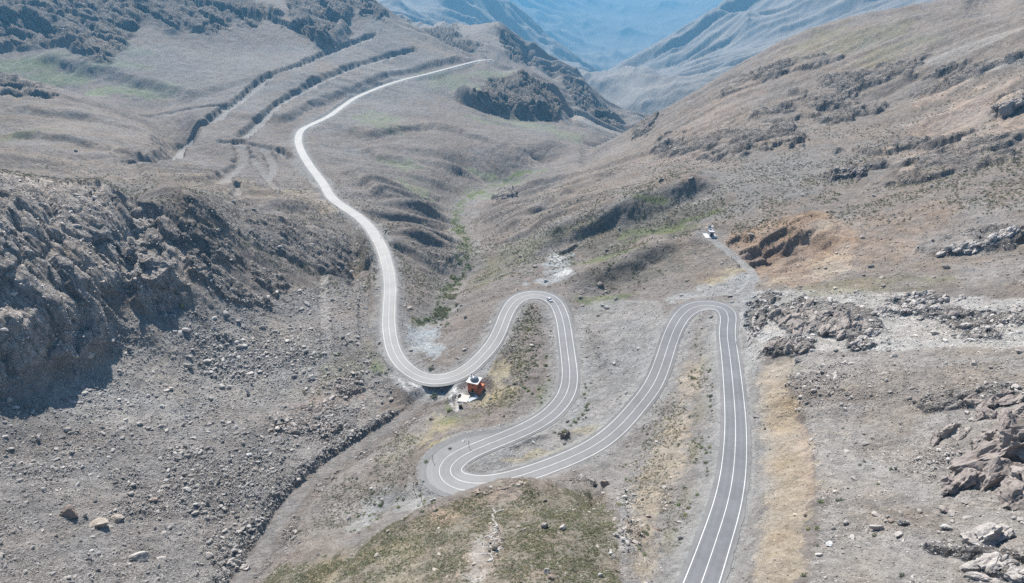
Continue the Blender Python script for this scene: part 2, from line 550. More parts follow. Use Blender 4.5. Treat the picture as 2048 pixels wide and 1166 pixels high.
TRACK = {}
for name, pts, dep, half, cut in (
        ('a', [(742, 70), (700, 86), (650, 106), (600, 127), (560, 140), (530, 153), (515, 167), (490, 188), (455, 212), (432, 230), (416, 248), (388, 264), (366, 288), (342, 312), (300, 319), (268, 318)], 8.5, 7.5, 1.9),
        ('b', [(830, 99), (780, 110), (720, 127), (670, 146), (630, 165), (600, 181), (575, 192), (545, 215), (520, 240), (495, 262), (486, 272)], 7.5, 6.5, 1.9),
        ('c', [(452, 214), (420, 213), (390, 214), (340, 222), (290, 233)], 5, 4.5, 1.9),
        ('d', [(478, 282), (488, 312), (472, 335), (443, 354)], 5, 7, 1.7),
        ('e', [(525, 292), (546, 322), (541, 352)], 4, 5, 1.7), ('f', [(590, 322), (600, 352)], 4, 3, 1.7), ('g', [(440, 282), (500, 284), (560, 300)], 4.5, 3.5, 2.4),
        ('i', [(556, 302), (596, 335), (632, 368)], 3.5, 3, 1.7), ('j', [(505, 312), (530, 350), (556, 378)], 3, 3, 1.7),
        ('h', [(474, 368), (474, 390)], 4, 2.5, 2.2)):
    Q = spline(unproject(pts), 5)
    Q = smooth_line(Q, 4)
    Q[:, 2] -= dep
    TRACK[name] = carve(Q, half, cut, .9, 46, .6)

# pits, terraces and gullies: stamps on the ground (pixel centre, radii in metres, height change, edge sharpness)
def stamp(px, py, rx, ry, dh, rot=0.0, p=2.0, off=0):
    global Z
    c = hit(px, py)
    x, y = X2 - c[0], Y2 - c[1]
    a, b = x * math.cos(rot) + y * math.sin(rot), -x * math.sin(rot) + y * math.cos(rot)
    q = (np.abs(a) / rx) ** p + (np.abs(b) / ry) ** p + .35 * fbm(X2, Y2, max(rx, ry) * .7, 3, 8) * ((np.abs(a) < rx * 2) & (np.abs(b) < ry * 2))
    Z = Z + dh * ss(1.25, .55, q)


pit = [(1560, 505, 9, 9, -6), (1528, 525, 9, 6, -5), (1555, 474, 12, 5, -4), (1600, 498, 7, 9, -3), (1480, 485, 7, 7, -3.5), (1500, 510, 9, 4, -3), (1635, 520, 16, 12, -2.5), (1590, 455, 16, 5, -2.5),
       (1625, 455, 9, 16, 2.5), (1600, 490, 5, 5, 2.0), (1540, 545, 14, 4, 1.4), (1665, 500, 8, 18, 1.6)]
stamp(1575, 503, 24, 22, -5, .3, 2.2)
for a_, b_, c_, d_, e_ in pit:
    stamp(a_, b_, c_, d_, e_ * .72, .3, 2.4)
stamp(1138, 499, 8, 4, -4, .6)
stamp(845, 686, 15, 19, -.2, 0)
for px, py, rx, ry, dh, rot in ((800, 430, 50, 9, 4, .5), (860, 470, 40, 8, 3, .3), (760, 360, 60, 10, 5, .4), (880, 350, 60, 9, 4, .2), (830, 300, 70, 10, 4, .2)):
    c_ = hit(px, py)
    a_, b_ = (X2 - c_[0]) * math.cos(rot) + (Y2 - c_[1]) * math.sin(rot), -(X2 - c_[0]) * math.sin(rot) + (Y2 - c_[1]) * math.cos(rot)
    Z = Z + dh * np.exp(-(a_ / rx) ** 2 - (b_ / (ry * 1.6)) ** 2)

RQ = spline([at_depth(x, y, D=d) for x, y, d in ROAD], 1.6)
RQ = smooth_line(RQ, 3, 2)
ARC = np.r_[0, np.cumsum(np.hypot(*np.diff(RQ[:, :2], axis=0).T))]


def arc_near(px, py, D):
    p = at_depth(px, py, D=D)
    return float(ARC[np.argmin(np.hypot(RQ[:, 0] - p[0], RQ[:, 1] - p[1]))])


S_HP = arc_near(903, 950, 182.5)
S_JN = arc_near(868, 761, 202)


def bump(s, c, w):
    return np.exp(-np.abs((s - c) / w) ** 3)


def apron(s, side):
    return (7.5 * bump(s, S_HP + 12, 22) + 8.0 * bump(s, S_JN, 26)) * (side < 0)


d0, z0, s0_, sd0 = distance_field(RQ, 50)
CREST = (sd0 < 0) * ss(S_HP - 100, S_HP - 85, s0_) * ss(S_HP - 4, S_HP - 12, s0_)
rd, rz, rs, rside = carve(RQ, 5.6, 1.15 + 1.1 * ss(650, 900, R2) + 2.2 * CREST, .62, 50, apron=apron)
rd_in = rd - np.where(rd < 40, apron(rs, rside), 0)
# the wide asphalt apron outside the lower hairpin
TQ = smooth_line(spline(unproject([(868, 782), (850, 790), (800, 830), (740, 868), (690, 900), (640, 936), (600, 968), (570, 1003), (545, 1050), (510, 1110), (465, 1170), (400, 1240)], -3.0), 3), 4)
gt = carve(TQ, 4.0, .55, .8, 20, .4)
QQ = smooth_line(spline(unproject([(1405, 466), (1418, 470), (1440, 490), (1465, 510), (1490, 530), (1512, 548), (1508, 566), (1480, 592)]), 3), 3)
qt = carve(QQ, 2.6, .9, .9, 14, .2)
OB = smooth_line(spline(unproject([(728, 540), (728, 580), (726, 620), (728, 660), (748, 712), (775, 745)], -1.2), 3), 3)
ob = carve(OB, 2.5, 1.6, .9, 12, .3)
OL = smooth_line(spline(unproject([(650, 548), (648, 600), (652, 650), (655, 700)], -1.0), 3), 3)
ol = carve(OL, 3.0, 1.2, .9, 12, .3)
BOX = hit(1421, 470)
bx_ = np.hypot(X2 - BOX[0], Y2 - BOX[1])
Z = np.where(bx_ < 16, Z + (BOX[2] - Z) * ss(16, 9, bx_), Z)
BLD = hit(949, 790)
bl_ = np.hypot(X2 - BLD[0], Y2 - BLD[1])
Z = np.where((bl_ < 11) & (rd > 6), Z + (BLD[2] - Z) * ss(11, 7, bl_), Z)


# ---------------------------------------------------------------- zones on the ground (polygons traced where they lie)
def zone(poly, soft=5, warp=.5, scale=10, seed=3):
    P = []
    for k in range(len(poly)):
        a, b = poly[k], poly[(k + 1) % len(poly)]
        n = max(1, int(math.hypot(b[0] - a[0], b[1] - a[1]) / 14))
        for t in range(n):
            h_ = hit(a[0] + (b[0] - a[0]) * t / n, a[1] + (b[1] - a[1]) * t / n)
            P.append((math.atan2(h_[0], h_[1]), math.log(math.hypot(h_[0], h_[1]))))
    P = np.array(P)
    i0, i1 = int((P[:, 0].min() - U0) / DU) - 30, int((P[:, 0].max() - U0) / DU) + 30
    j0, j1 = int((P[:, 1].min() - V0) / DV) - 30, int((P[:, 1].max() - V0) / DV) + 30
    i0, i1, j0, j1 = max(i0, 0), min(i1, NU), max(j0, 0), min(j1, NV)
    u, v = UU[i0:i1, j0:j1], VV[i0:i1, j0:j1]
    ins = np.zeros(u.shape, bool)
    for k in range(len(P)):
        (a, b), (c, d) = P[k], P[(k + 1) % len(P)]
        if b == d:
            continue
        ins ^= ((b > v) != (d > v)) & (u < (c - a) * (v - b) / (d - b) + a)
    m = blur(ins.astype(np.float32), soft)
    if warp:
        r = R2[i0:i1, j0:j1] / 250
        m = ss(.3, .7, m + warp * .5 * fbm(u * 250, v * 250, scale, 3, seed))
    out = np.zeros((NU, NV), np.float32)
    out[i0:i1, j0:j1] = m
    return out


def splats(items, warp=.6, seed=5):
    out = np.zeros((NU, NV), np.float32)
    for px, py, rx, ry in items:
        h_ = hit(px, py)
        u, v = math.atan2(h_[0], h_[1]), math.log(math.hypot(h_[0], h_[1]))
        ha, hb = hit(px, py + ry), hit(px, py - ry)
        dv = min(max((math.log(math.hypot(*hb[:2])) - math.log(math.hypot(*ha[:2]))) / 2, .004), rx / FPX * 4)
        du = rx / FPX
        i0, i1 = max(int((u - 2 * du - U0) / DU), 0), min(int((u + 2 * du - U0) / DU) + 1, NU)
        j0, j1 = max(int((v - 2 * dv - V0) / DV), 0), min(int((v + 2 * dv - V0) / DV) + 1, NV)
        a, b = (UU[i0:i1, j0:j1] - u) / du, (VV[i0:i1, j0:j1] - v) / dv
        q = np.sqrt(a * a + b * b) + warp * fbm(UU[i0:i1, j0:j1], VV[i0:i1, j0:j1], du * .6, 3, seed)
        out[i0:i1, j0:j1] = np.maximum(out[i0:i1, j0:j1], ss(1.15, .65, q))
    return out


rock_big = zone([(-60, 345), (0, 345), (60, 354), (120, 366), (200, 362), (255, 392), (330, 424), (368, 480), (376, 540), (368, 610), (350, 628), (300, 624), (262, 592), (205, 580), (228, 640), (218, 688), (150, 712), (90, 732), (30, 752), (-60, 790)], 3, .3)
rock_ridge = zone([(352, 382), (450, 408), (560, 432), (650, 460), (708, 486), (720, 512), (690, 540), (650, 552), (600, 520), (520, 490), (450, 455), (380, 430)], 6, .9)
rock_ridge = np.maximum(rock_ridge, splats([(430, 560, 40, 30), (480, 590, 50, 22), (540, 560, 30, 20), (400, 480, 30, 40), (450, 500, 30, 25)]))
rock_far = zone([(-100, -20), (540, -20), (500, 18), (440, 55), (400, 28), (345, 64), (300, 40), (262, 76), (238, 112), (190, 122), (120, 86), (50, 98), (-100, 90)], 8, .55)
rock_far = np.maximum(rock_far, zone([(555, -20), (700, -20), (720, 2), (690, 40), (652, 84), (618, 75), (590, 50)], 6, .7))
rock_far = np.maximum(rock_far, splats([(20, 160, 50, 12), (60, 185, 40, 8), (400, 45, 40, 18), (500, 20, 40, 22), (740, 15, 25, 18)]))
rock_cl = zone([(985, 158), (1040, 142), (1100, 168), (1130, 205), (1116, 245), (1050, 238), (960, 222), (915, 200), (935, 188)], 4, .5)
rock_r2 = zone([(985, 58), (1005, 50), (1040, 85), (1068, 120), (1118, 138), (1168, 168), (1208, 214), (1248, 256), (1190, 236), (1150, 205), (1120, 150), (1020, 120)], 5, .5)
rock_r2 = np.maximum(rock_r2, splats([(880, 75, 40, 12), (940, 90, 30, 12)]))
rock_hill = splats([(1700, 168, 75, 22), (1770, 150, 55, 14), (1655, 190, 40, 20), (1560, 140, 60, 12), (1620, 128, 50, 8), (1500, 168, 50, 8), (1400, 285, 70, 16), (1460, 300, 60, 18), (1500, 268, 70, 16), (1545, 240, 70, 16),
                    (1620, 215, 50, 18), (1340, 290, 30, 14), (1950, 150, 70, 10), (1890, 142, 30, 6), (2018, 208, 26, 22), (1693, 347, 34, 12), (1560, 285, 40, 12), (1640, 210, 60, 18), (1290, 246, 24, 6),
                    (1900, 330, 80, 16), (1850, 350, 60, 12), (1940, 300, 70, 10), (1980, 480, 55, 24), (1920, 490, 50, 18), (1890, 500, 40, 10), (1010, 392, 24, 7), (1800, 330, 60, 10), (1850, 290, 60, 10), (1750, 300, 50, 8), (1700, 230, 50, 10)])
rock_mid = np.maximum(zone([(1535, 618), (1600, 596), (1700, 605), (1765, 640), (1760, 668), (1700, 680), (1650, 668), (1590, 665), (1545, 650)], 4, .7),
                      splats([(1850, 618, 60, 14), (1900, 632, 40, 10), (1930, 650, 30, 10), (1960, 672, 30, 8), (1830, 600, 40, 10), (1575, 688, 46, 16), (1530, 600, 26, 14), (1512, 640, 20, 26), (1720, 690, 22, 10), (2000, 640, 60, 10), (1980, 800, 90, 12), (1940, 790, 60, 10),
                              (2020, 1150, 80, 12), (1950, 1110, 60, 10), (700, 770, 40, 20), (600, 850, 50, 18), (660, 860, 30, 14), (1130, 870, 12, 8)]))
# rocks stand proud of the ground
Z = Z + rock_mid * 1.6 + rock_hill * np.clip(R2 / 120, 0, 5) * .9 + rock_ridge * 2.0 + rock_cl * 4


# ---------------------------------------------------------------- ground colours (soil, stone and plants)
COLOURS = dict(scree=(.262, .246, .232), brown=(.212, .188, .170), dun=(.242, .208, .178), dark=(.145, .135, .115), ochre=(.40, .34, .262), orange=(.33, .24, .175),
               pale=(.44, .425, .40), gravel=(.31, .31, .305), green=(.13, .165, .065), olive=(.205, .195, .135), sage=(.2, .225, .15), rust=(.29, .23, .195), tanrock=(.37, .325, .28), pit=(.235, .175, .14), mud=(.35, .37, .38), white=(.75, .75, .73),
               rock=(.40, .37, .345), rockbrown=(.31, .275, .25), crag=(.60, .545, .50), crusty=(.275, .24, .22), pink=(.38, .31, .26), grey=(.22, .215, .21), straw=(.42, .37, .25), bank=(.225, .198, .175))  # crag is lightened to make up for the shade on the cliff
CC = np.zeros((NU, NV, 3), np.float32) + np.array(COLOURS['brown'], np.float32)


def paint(mask, colour, k=1.0):
    global CC
    CC += (mask * k)[..., None] * (np.array(COLOURS[colour], np.float32) - CC)


VEG = np.zeros((NU, NV), np.float32)      # density of small plants
RUB = np.zeros((NU, NV), np.float32)      # density of loose stones
n_lo = fbm(UU * 60, VV * 60, 4, 4, 2)
n_st = np.clip(st2, -2, 2)
# broad zones
left_scree = zone([(-100, 770), (0, 760), (150, 715), (222, 690), (235, 620), (330, 630), (400, 560), (560, 600), (640, 560), (735, 560), (735, 700), (790, 790), (740, 850), (600, 950), (520, 1050), (460, 1166), (400, 1290), (-100, 1290)], 10, .5)
paint(left_scree, 'scree')
patch = ss(-.5, .6, fbm(X2, Y2, 26, 4, 6))
RUB = np.maximum(RUB, left_scree * (.2 + .4 * patch))
paint(zone([(240, 700), (380, 640), (620, 650), (640, 720), (740, 790), (700, 830), (560, 800), (420, 820), (150, 860), (60, 800)], 10, .6), 'pale', .3)
right_flat = zone([(1585, 700), (1700, 690), (2080, 660), (2200, 900), (2200, 1290), (1590, 1290), (1640, 1050), (1625, 900), (1590, 790)], 8, .5)
paint(right_flat, 'pale', .42)
paint(right_flat * patch, 'dun', .4)
RUB = np.maximum(RUB, right_flat * (.12 + .28 * patch))
paint(splats([(1900, 760, 140, 40), (1800, 820, 60, 60), (1960, 700, 90, 20)]), 'dun', .5)
paint(splats([(1700, 790, 60, 18), (1680, 840, 60, 14), (1760, 1010, 60, 26)]), 'dun', .4)
right_band = zone([(1500, 582), (1560, 578), (1700, 580), (1850, 588), (2100, 600), (2100, 690), (1800, 700), (1600, 700), (1520, 700), (1480, 640)], 6, .6)
paint(right_band, 'pale', .8)
RUB = np.maximum(RUB, right_band * (.1 + .3 * patch))
# right hill
hill_r = zone([(1290, 260), (1560, 95), (1700, 48), (1850, 15), (2200, -30), (2200, 560), (1720, 575), (1500, 580), (1350, 560), (1250, 500), (1180, 500), (960, 560), (940, 520), (1000, 440), (1100, 370), (1200, 320)], 8, .3)
paint(hill_r, 'dun', .55)
paint(splats([(1400, 250, 60, 25), (1350, 300, 60, 20), (1300, 320, 50, 15), (1480, 200, 50, 20)]), 'rust', .3)
paint(splats([(1600, 330, 120, 40), (1500, 370, 120, 40), (1250, 430, 120, 30), (1120, 470, 120, 34), (1040, 520, 90, 34), (1330, 400, 100, 36)]), 'grey', .55)
paint(splats([(1300, 460, 140, 26), (1200, 500, 60, 20), (1230, 560, 90, 26), (1310, 520, 80, 22), (1280, 545, 80, 30)]), 'dark', .75)
paint(splats([(1110, 470, 100, 14), (1020, 510, 80, 18), (980, 560, 50, 14)]), 'olive', .6)
paint(splats([(1300, 398, 50, 7), (1210, 600, 70, 9), (1310, 465, 90, 5), (1210, 515, 60, 5), (1380, 440, 60, 5)]), 'green', .6)
paint(splats([(1700, 80, 90, 22), (1800, 95, 60, 12), (1640, 80, 50, 20), (1780, 118, 50, 6)]), 'olive', .5)
paint(splats([(1950, 90, 120, 10), (2000, 120, 90, 10)]), 'pale', .3)
paint(splats([(1940, 220, 60, 30), (1890, 180, 40, 22), (2010, 260, 50, 16), (1870, 290, 60, 20), (1900, 240, 70, 20), (1860, 320, 60, 10)]), 'pink', .7)
paint(splats([(1700, 580, 120, 8), (1760, 560, 120, 10), (1640, 575, 40, 5)]), 'olive', .5)
paint(splats([(1960, 440, 60, 30), (1900, 480, 80, 30), (1990, 540, 60, 30)]), 'scree', .6)
quarry = np.maximum(zone([(1440, 470), (1520, 450), (1600, 425), (1650, 420), (1720, 470), (1700, 540), (1620, 575), (1520, 560), (1470, 510)], 6, .6), 0)
paint(quarry, 'orange', .65)
paint(splats([(1620, 470, 40, 12), (1660, 520, 40, 20), (1640, 450, 26, 12), (1560, 560, 30, 8), (1650, 545, 50, 12)]), 'ochre', .55)
paint(splats([(1760, 500, 60, 30), (1820, 450, 60, 20), (1860, 420, 50, 16), (1740, 440, 40, 16)]), 'orange', .3)
paint(splats([(1555, 500, 20, 12), (1520, 520, 26, 8), (1480, 490, 30, 14)]), 'pit', .6)
paint(splats([(1570, 500, 60, 26)]), 'pit', .5)
paint(splats([(1440, 580, 60, 14), (1400, 590, 80, 10), (1480, 560, 40, 14), (1500, 620, 20, 40), (1510, 690, 26, 36), (1490, 600, 30, 24)]), 'gravel', .9)
paint(splats([(1515, 700, 22, 26), (1500, 720, 14, 26)]), 'pale', .8)
paint(splats([(1470, 540, 26, 9), (1435, 560, 30, 8)]), 'straw', .4)
paint(splats([(1115, 525, 34, 18), (1120, 545, 30, 12), (1100, 560, 60, 8)]), 'mud', .7)
paint(splats([(1116, 515, 16, 8), (1128, 545, 16, 6)]), 'white', .5)
paint(splats([(1138, 493, 10, 5)]), 'bank', .9)
# middle: banks between the road loops
mid = zone([(1150, 620), (1190, 600), (1320, 600), (1340, 660), (1320, 740), (1270, 800), (1180, 880), (1040, 930), (940, 940), (960, 910), (1060, 870), (1140, 820), (1165, 770), (1160, 700)], 6, .4)
paint(mid, 'gravel', .6)
paint(splats([(1200, 700, 24, 30), (1190, 740, 24, 30), (1170, 690, 20, 40)]), 'grey', .5)
paint(splats([(1100, 905, 70, 8), (1180, 860, 40, 10), (1030, 920, 40, 5)]), 'straw', .5)
loop1 = zone([(1040, 625), (1065, 605), (1090, 612), (1105, 660), (1115, 740), (1110, 780), (1070, 820), (980, 860), (880, 890), (830, 930), (780, 950), (730, 940), (860, 830), (930, 790), (990, 740), (1020, 690)], 6, .4)
paint(loop1, 'brown', .5)
paint(splats([(1000, 745, 26, 26), (985, 790, 60, 14), (880, 850, 50, 20), (830, 880, 60, 16), (780, 915, 50, 12), (900, 880, 70, 10)]), 'straw', .55)
paint(splats([(1040, 720, 20, 60), (1010, 800, 30, 16), (940, 840, 40, 10), (1060, 650, 20, 20)]), 'olive', .4)
paint(splats([(900, 840, 30, 10), (895, 815, 10, 14), (1090, 800, 24, 40)]), 'green', .4)
loop2 = zone([(1350, 680), (1380, 640), (1420, 628), (1435, 660), (1445, 760), (1450, 850), (1440, 950), (1400, 1060), (1350, 1166), (1320, 1290), (1200, 1290), (1240, 1166), (1240, 1000), (1150, 950), (1230, 890), (1290, 830), (1330, 760)], 6, .4)
paint(loop2, 'gravel', .35)
paint(splats([(1380, 760, 30, 50), (1350, 850, 40, 40), (1330, 930, 60, 40), (1300, 1000, 50, 40), (1280, 1060, 40, 40), (1340, 900, 40, 60), (1290, 1120, 40, 40)]), 'ochre', .55)
paint(splats([(1410, 720, 14, 40), (1400, 820, 16, 60), (1390, 900, 14, 50), (1375, 990, 14, 40), (1340, 1080, 20, 40)]), 'olive', .5)
paint(splats([(1250, 1000, 26, 50), (1240, 1080, 26, 40)]), 'pale', .5)
ochre = .8 * zone([(1520, 740), (1575, 705), (1585, 790), (1600, 840), (1630, 900), (1626, 1000), (1610, 1060), (1590, 1166), (1580, 1290), (1490, 1290), (1500, 1166), (1520, 1060), (1528, 950), (1512, 850)], 9, 1.0)
paint(ochre, 'ochre', .9)
paint(zone([(1590, 820), (1625, 880), (1628, 990), (1605, 1010), (1600, 900)], 3, .5), 'pink', .6)
# foreground spur
mound = zone([(560, 1130), (700, 1118), (765, 1075), (870, 1015), (945, 985), (1000, 968), (1060, 966), (1130, 974), (1200, 990), (1235, 1040), (1240, 1166), (1230, 1290), (400, 1290)], 7, .9)
paint(mound, 'olive', .45)
paint(mound, 'pink', .18)
paint(splats([(1010, 990, 50, 14), (990, 1060, 26, 60), (960, 1120, 60, 40), (880, 1040, 40, 16), (1060, 1150, 60, 12)]), 'pink', .6)
paint(splats([(960, 1100, 26, 40), (950, 1150, 40, 20)]), 'pale', .5)
paint(splats([(700, 1120, 120, 30), (800, 1110, 70, 30), (780, 1160, 120, 30)]), 'straw', .22)
paint(splats([(1160, 1060, 80, 60), (1100, 1040, 60, 30), (1060, 1120, 50, 24), (1160, 1120, 60, 30), (600, 1140, 60, 26), (720, 1090, 50, 12)]), 'dark', .25)
vpatch = ss(-.55, .5, fbm(X2, Y2, 9, 4, 2))
VEG = np.maximum(VEG, mound * (.26 + .45 * vpatch))
VEG = np.maximum(VEG, (.35 + .6 * vpatch) * splats([(1130, 1040, 110, 50), (1130, 1110, 100, 50), (640, 1150, 90, 30), (780, 1080, 80, 30)]))
VEG *= 1 - .85 * splats([(990, 1060, 20, 80), (960, 1110, 40, 40), (1010, 985, 40, 12)])
slope_l = zone([(560, 1110), (600, 1030), (680, 950), (760, 900), (850, 830), (870, 850), (820, 900), (790, 960), (840, 1000), (800, 1040), (700, 1090)], 5, .5)
paint(slope_l, 'scree', .6)
paint(splats([(820, 1000, 60, 24), (760, 1010, 50, 24), (850, 1010, 40, 10), (720, 1050, 40, 12)]), 'gravel', .8)
paint(splats([(830, 1010, 40, 12), (700, 1020, 60, 20)]), 'pale', .4)
# valley floor
paint(splats([(950, 480, 14, 26), (945, 430, 16, 20), (930, 540, 14, 30), (960, 395, 30, 8), (900, 625, 26, 8)]), 'scree', .5)
paint(splats([(1000, 365, 60, 8), (960, 390, 40, 8), (1060, 345, 40, 5)]), 'sage', .8)
paint(splats([(845, 685, 40, 26), (870, 700, 26, 12), (850, 665, 30, 10)]), 'mud', .95)
paint(splats([(835, 700, 20, 8), (860, 680, 16, 6)]), 'gravel', .6)
# left of the road
paint(splats([(700, 620, 30, 60), (660, 600, 30, 60), (690, 520, 30, 20)]), 'dun', .4)
paint(splats([(760, 730, 24, 16), (740, 700, 12, 20), (690, 740, 60, 30)]), 'olive', .5)
paint(splats([(755, 735, 16, 12)]), 'green', .7)
paint(splats([(640, 810, 60, 26), (620, 850, 60, 16), (700, 790, 50, 16)]), 'rust', .45)
paint(splats([(450, 372, 60, 12), (520, 390, 40, 10), (650, 410, 40, 10), (600, 395, 50, 8), (290, 350, 60, 8)]), 'ochre', .5)
hillA = zone([(-100, 150), (0, 155), (100, 180), (200, 208), (300, 243), (368, 265), (345, 310), (250, 315), (-100, 260)], 6, .3)
hillB = zone([(-100, 280), (0, 292), (200, 322), (340, 340), (450, 365), (620, 395), (700, 440), (600, 410), (350, 372), (100, 350), (-100, 345)], 6, .3)
paint(hillA, 'dun', .75)
paint(hillB, 'dun', .75)
paint(splats([(150, 280, 160, 10), (100, 225, 160, 8)]), 'grey', .4)
paint(splats([(30, 268, 60, 7)]), 'green', .35)
paint(splats([(150, 150, 110, 20), (80, 125, 80, 14), (250, 180, 90, 14), (40, 130, 60, 14), (220, 60, 40, 8), (260, 100, 40, 10)]), 'sage', .8)
far_left = zone([(0, 60), (300, 90), (700, 80), (760, 20), (930, 108), (700, 170), (600, 240), (400, 205), (200, 170), (40, 100)], 8, .4)
paint(far_left, 'grey', .5)
paint(splats([(860, 95, 60, 14), (700, 150, 60, 14), (560, 150, 20, 8), (580, 205, 40, 20), (640, 40 + 90, 40, 10)]), 'dun', .6)
paint(splats([(840, 170, 90, 30), (760, 200, 90, 30), (690, 240, 60, 20), (680, 300, 50, 16)]), 'grey', .5)
paint(splats([(900, 165, 60, 22), (990, 150, 50, 10), (1050, 250, 60, 8), (1130, 268, 40, 8), (960, 240, 40, 5), (830, 380, 40, 10), (800, 330, 50, 10), (760, 240, 50, 16)]), 'sage', .55)
paint(splats([(1120, 232, 30, 8), (1180, 240, 40, 16), (1220, 262, 30, 6)]), 'pale', .35)
# plants and stones elsewhere
VEG = np.maximum(VEG, .35 * splats([(1040, 700, 50, 90), (1060, 640, 30, 30), (1000, 800, 60, 30), (1400, 760, 20, 90), (1390, 900, 24, 80), (1350, 1040, 40, 80), (1330, 860, 60, 60), (1300, 960, 60, 60), (700, 1010, 120, 50), (800, 900, 60, 40)]))
VEG = np.maximum(VEG, (.10 + .22 * vpatch) * splats([(1230, 560, 110, 34), (1300, 450, 160, 34), (1110, 480, 140, 50), (1000, 540, 70, 40), (1550, 360, 160, 60), (860, 500, 60, 60), (850, 590, 60, 40)]))
stream = distance_field(smooth_line(spline([hit(a, b) for a, b in [(842, 648), (872, 634), (898, 604), (905, 570), (930, 528), (932, 490), (920, 455), (915, 425), (930, 402), (962, 386), (1010, 364), (1060, 341)]], 5), 2), 30)[0]
sw = stream + 5 * fbm(X2, Y2, 16, 4, 3)
gs = ss(7.5, 3.5, sw) * ss(-.35, .25, fbm(X2, Y2, 11, 3, 7))
paint(ss(14, 8, sw), 'scree', .5)
paint(gs, 'green', .75)
VEG = np.maximum(VEG, .8 * gs)
RUB = np.maximum(RUB, splats([(1260, 1060, 30, 60), (1250, 1000, 24, 40), (800, 850, 50, 14), (720, 905, 50, 14), (640, 965, 40, 20), (580, 1050, 24, 50), (500, 720, 160, 50), (640, 850, 110, 50), (480, 1120, 90, 60), (400, 960, 180, 90), (1150, 960, 40, 8), (990, 1090, 26, 60), (1640, 760, 60, 30), (1860, 930, 60, 30), (1330, 1000, 20, 30)]))
rock_hill = rock_hill * ss(-.25, .25, fbm(X2 + .4 * Y2, Y2, 34, 4, 3) + .12)
rocks_all = np.clip(rock_big + rock_ridge + rock_far + rock_cl + rock_r2 + rock_hill + rock_mid, 0, 1)
paint(np.clip(rock_ridge + rock_hill * .8 + rock_mid, 0, 1), 'rock', .75)
paint(np.clip(rock_big, 0, 1), 'crag', .9)  # lighter tone painted on to lift the shaded cliff
paint(np.clip(rock_far + rock_cl + rock_r2, 0, 1), 'rockbrown', .8)
paint(splats([(1650, 640, 60, 20), (1580, 690, 40, 12)]), 'rockbrown', .4)
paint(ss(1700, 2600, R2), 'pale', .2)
# streaks of finer and coarser debris down the slopes, and patchiness
CC *= (1 + (.06 + .09 * calm) * n_st * sl + .10 * n_lo + .05 * fbm(X2, Y2, 25, 3, 7))[..., None]
CC *= (1 + .05 * fbm(UU * 60, VV * 60, 7, 2, 9))[..., None] * np.array([1, 1, 1]) + .03 * fbm(UU * 60, VV * 60, 5, 2, 1)[..., None] * np.array([1, .1, -.9])
# cut banks, track beds, verges
for k, (d, z, s_, sd) in TRACK.items():
    hf = 6.6 if k in 'ab' else 4.0
    w = d + 1.2 * fbm(X2, Y2, 9, 2, 1)
    paint(ss(hf + 1.4, hf - .8, w), 'gravel', .75 if k in 'abc' else .3)
    paint(ss(hf + 13, hf + 1.5, w) * ss(hf - .6, hf + 1.2, w) * ss(.45, 1.1, np.sqrt(np.gradient(Z, axis=0) ** 2 + (np.gradient(Z, axis=1) * DU / DV) ** 2) / (DU * R2)), 'bank', .6)
wv = rd + 1.5 * fbm(X2, Y2, 11, 3, 4)
paint(ss(13, 6.5, wv) * ss(20, 40, R2), 'gravel', .55)
paint(ss(6.3, 5.2, rd_in), 'gravel', .8)
berm = ss(3.4, 5, gt[0]) * ss(10.5, 7.5, gt[0] + 1.5 * fbm(X2, Y2, 9, 2, 2)) * ss(20, 26, rd) * (gt[3] > 0)
RUB = np.maximum(RUB, berm * 1.3)
Z = Z + berm * .5
paint(berm, 'grey', .5)
paint(ss(4.2, 1.5, gt[0] + 1.4 * fbm(X2, Y2, 7, 3, 1)), 'gravel', .35)
paint(ss(3.2, 2.0, qt[0] + .6 * fbm(X2, Y2, 6, 2, 1)), 'gravel', .8)
for pts_, w_ in (([(820, 766), (848, 779), (880, 778), (903, 774), (911, 786), (914, 800), (915, 822)], 1.5), ([(798, 758), (808, 770), (818, 782)], .8), ([(900, 780), (902, 800), (906, 812)], 1.0),
                 ([(905, 776), (922, 786), (925, 800), (919, 812)], 1.3), ([(835, 772), (865, 786), (885, 786)], .8)):
    q_ = distance_field(spline([hit(a, b) for a, b in pts_], 2), 8)[0]
    paint(ss(w_ * .75 + .5, w_ * .75 - .5, q_ + 1.3 * fbm(X2, Y2, 2.2, 3, 5)), 'white', .45)
paint(ss(14, 9, bx_), 'grey', .5)
paint(ss(3, 1.5, ol[0]), 'pale', .35)
road_soft = ss(7.5, 5.5, rd)
flatmask = np.clip(road_soft + ss(4.5, 3, gt[0]) + ss(3.5, 2.4, qt[0]) + ss(12, 9, bx_) + ss(9, 7, bl_), 0, 1)
for d, *_ in TRACK.values():
    flatmask = np.maximum(flatmask, ss(5, 3, d))
VEG = np.maximum(VEG, .40 * ss(350, 450, R2) * ss(2000, 1200, R2) * ss(-.4, .4, n_lo + .2))
VEG *= 1 - flatmask
VEG *= 1 - .95 * rocks_all
RUB *= 1 - flatmask
CC = np.clip(CC, .03, .8)

# ---------------------------------------------------------------- the ground mesh: rows spread by how much of each column shows
NR = 1500
TH = np.arctan(-Z / R2)
me_ = np.abs(np.gradient(TH, axis=1)) + .10 * DV * ss(V0, math.log(110), v1)[None, :]
me_ = blur(me_, 8, 2) + .15 * DV * .3
cum = np.concatenate([np.zeros((NU, 1)), np.cumsum(.5 * (me_[:, 1:] + me_[:, :-1]), 1)], 1)
cum /= cum[:, -1:]
want = np.linspace(0, 1, NR)
VR = np.stack([np.interp(want, cum[i], v1) for i in range(NU)])


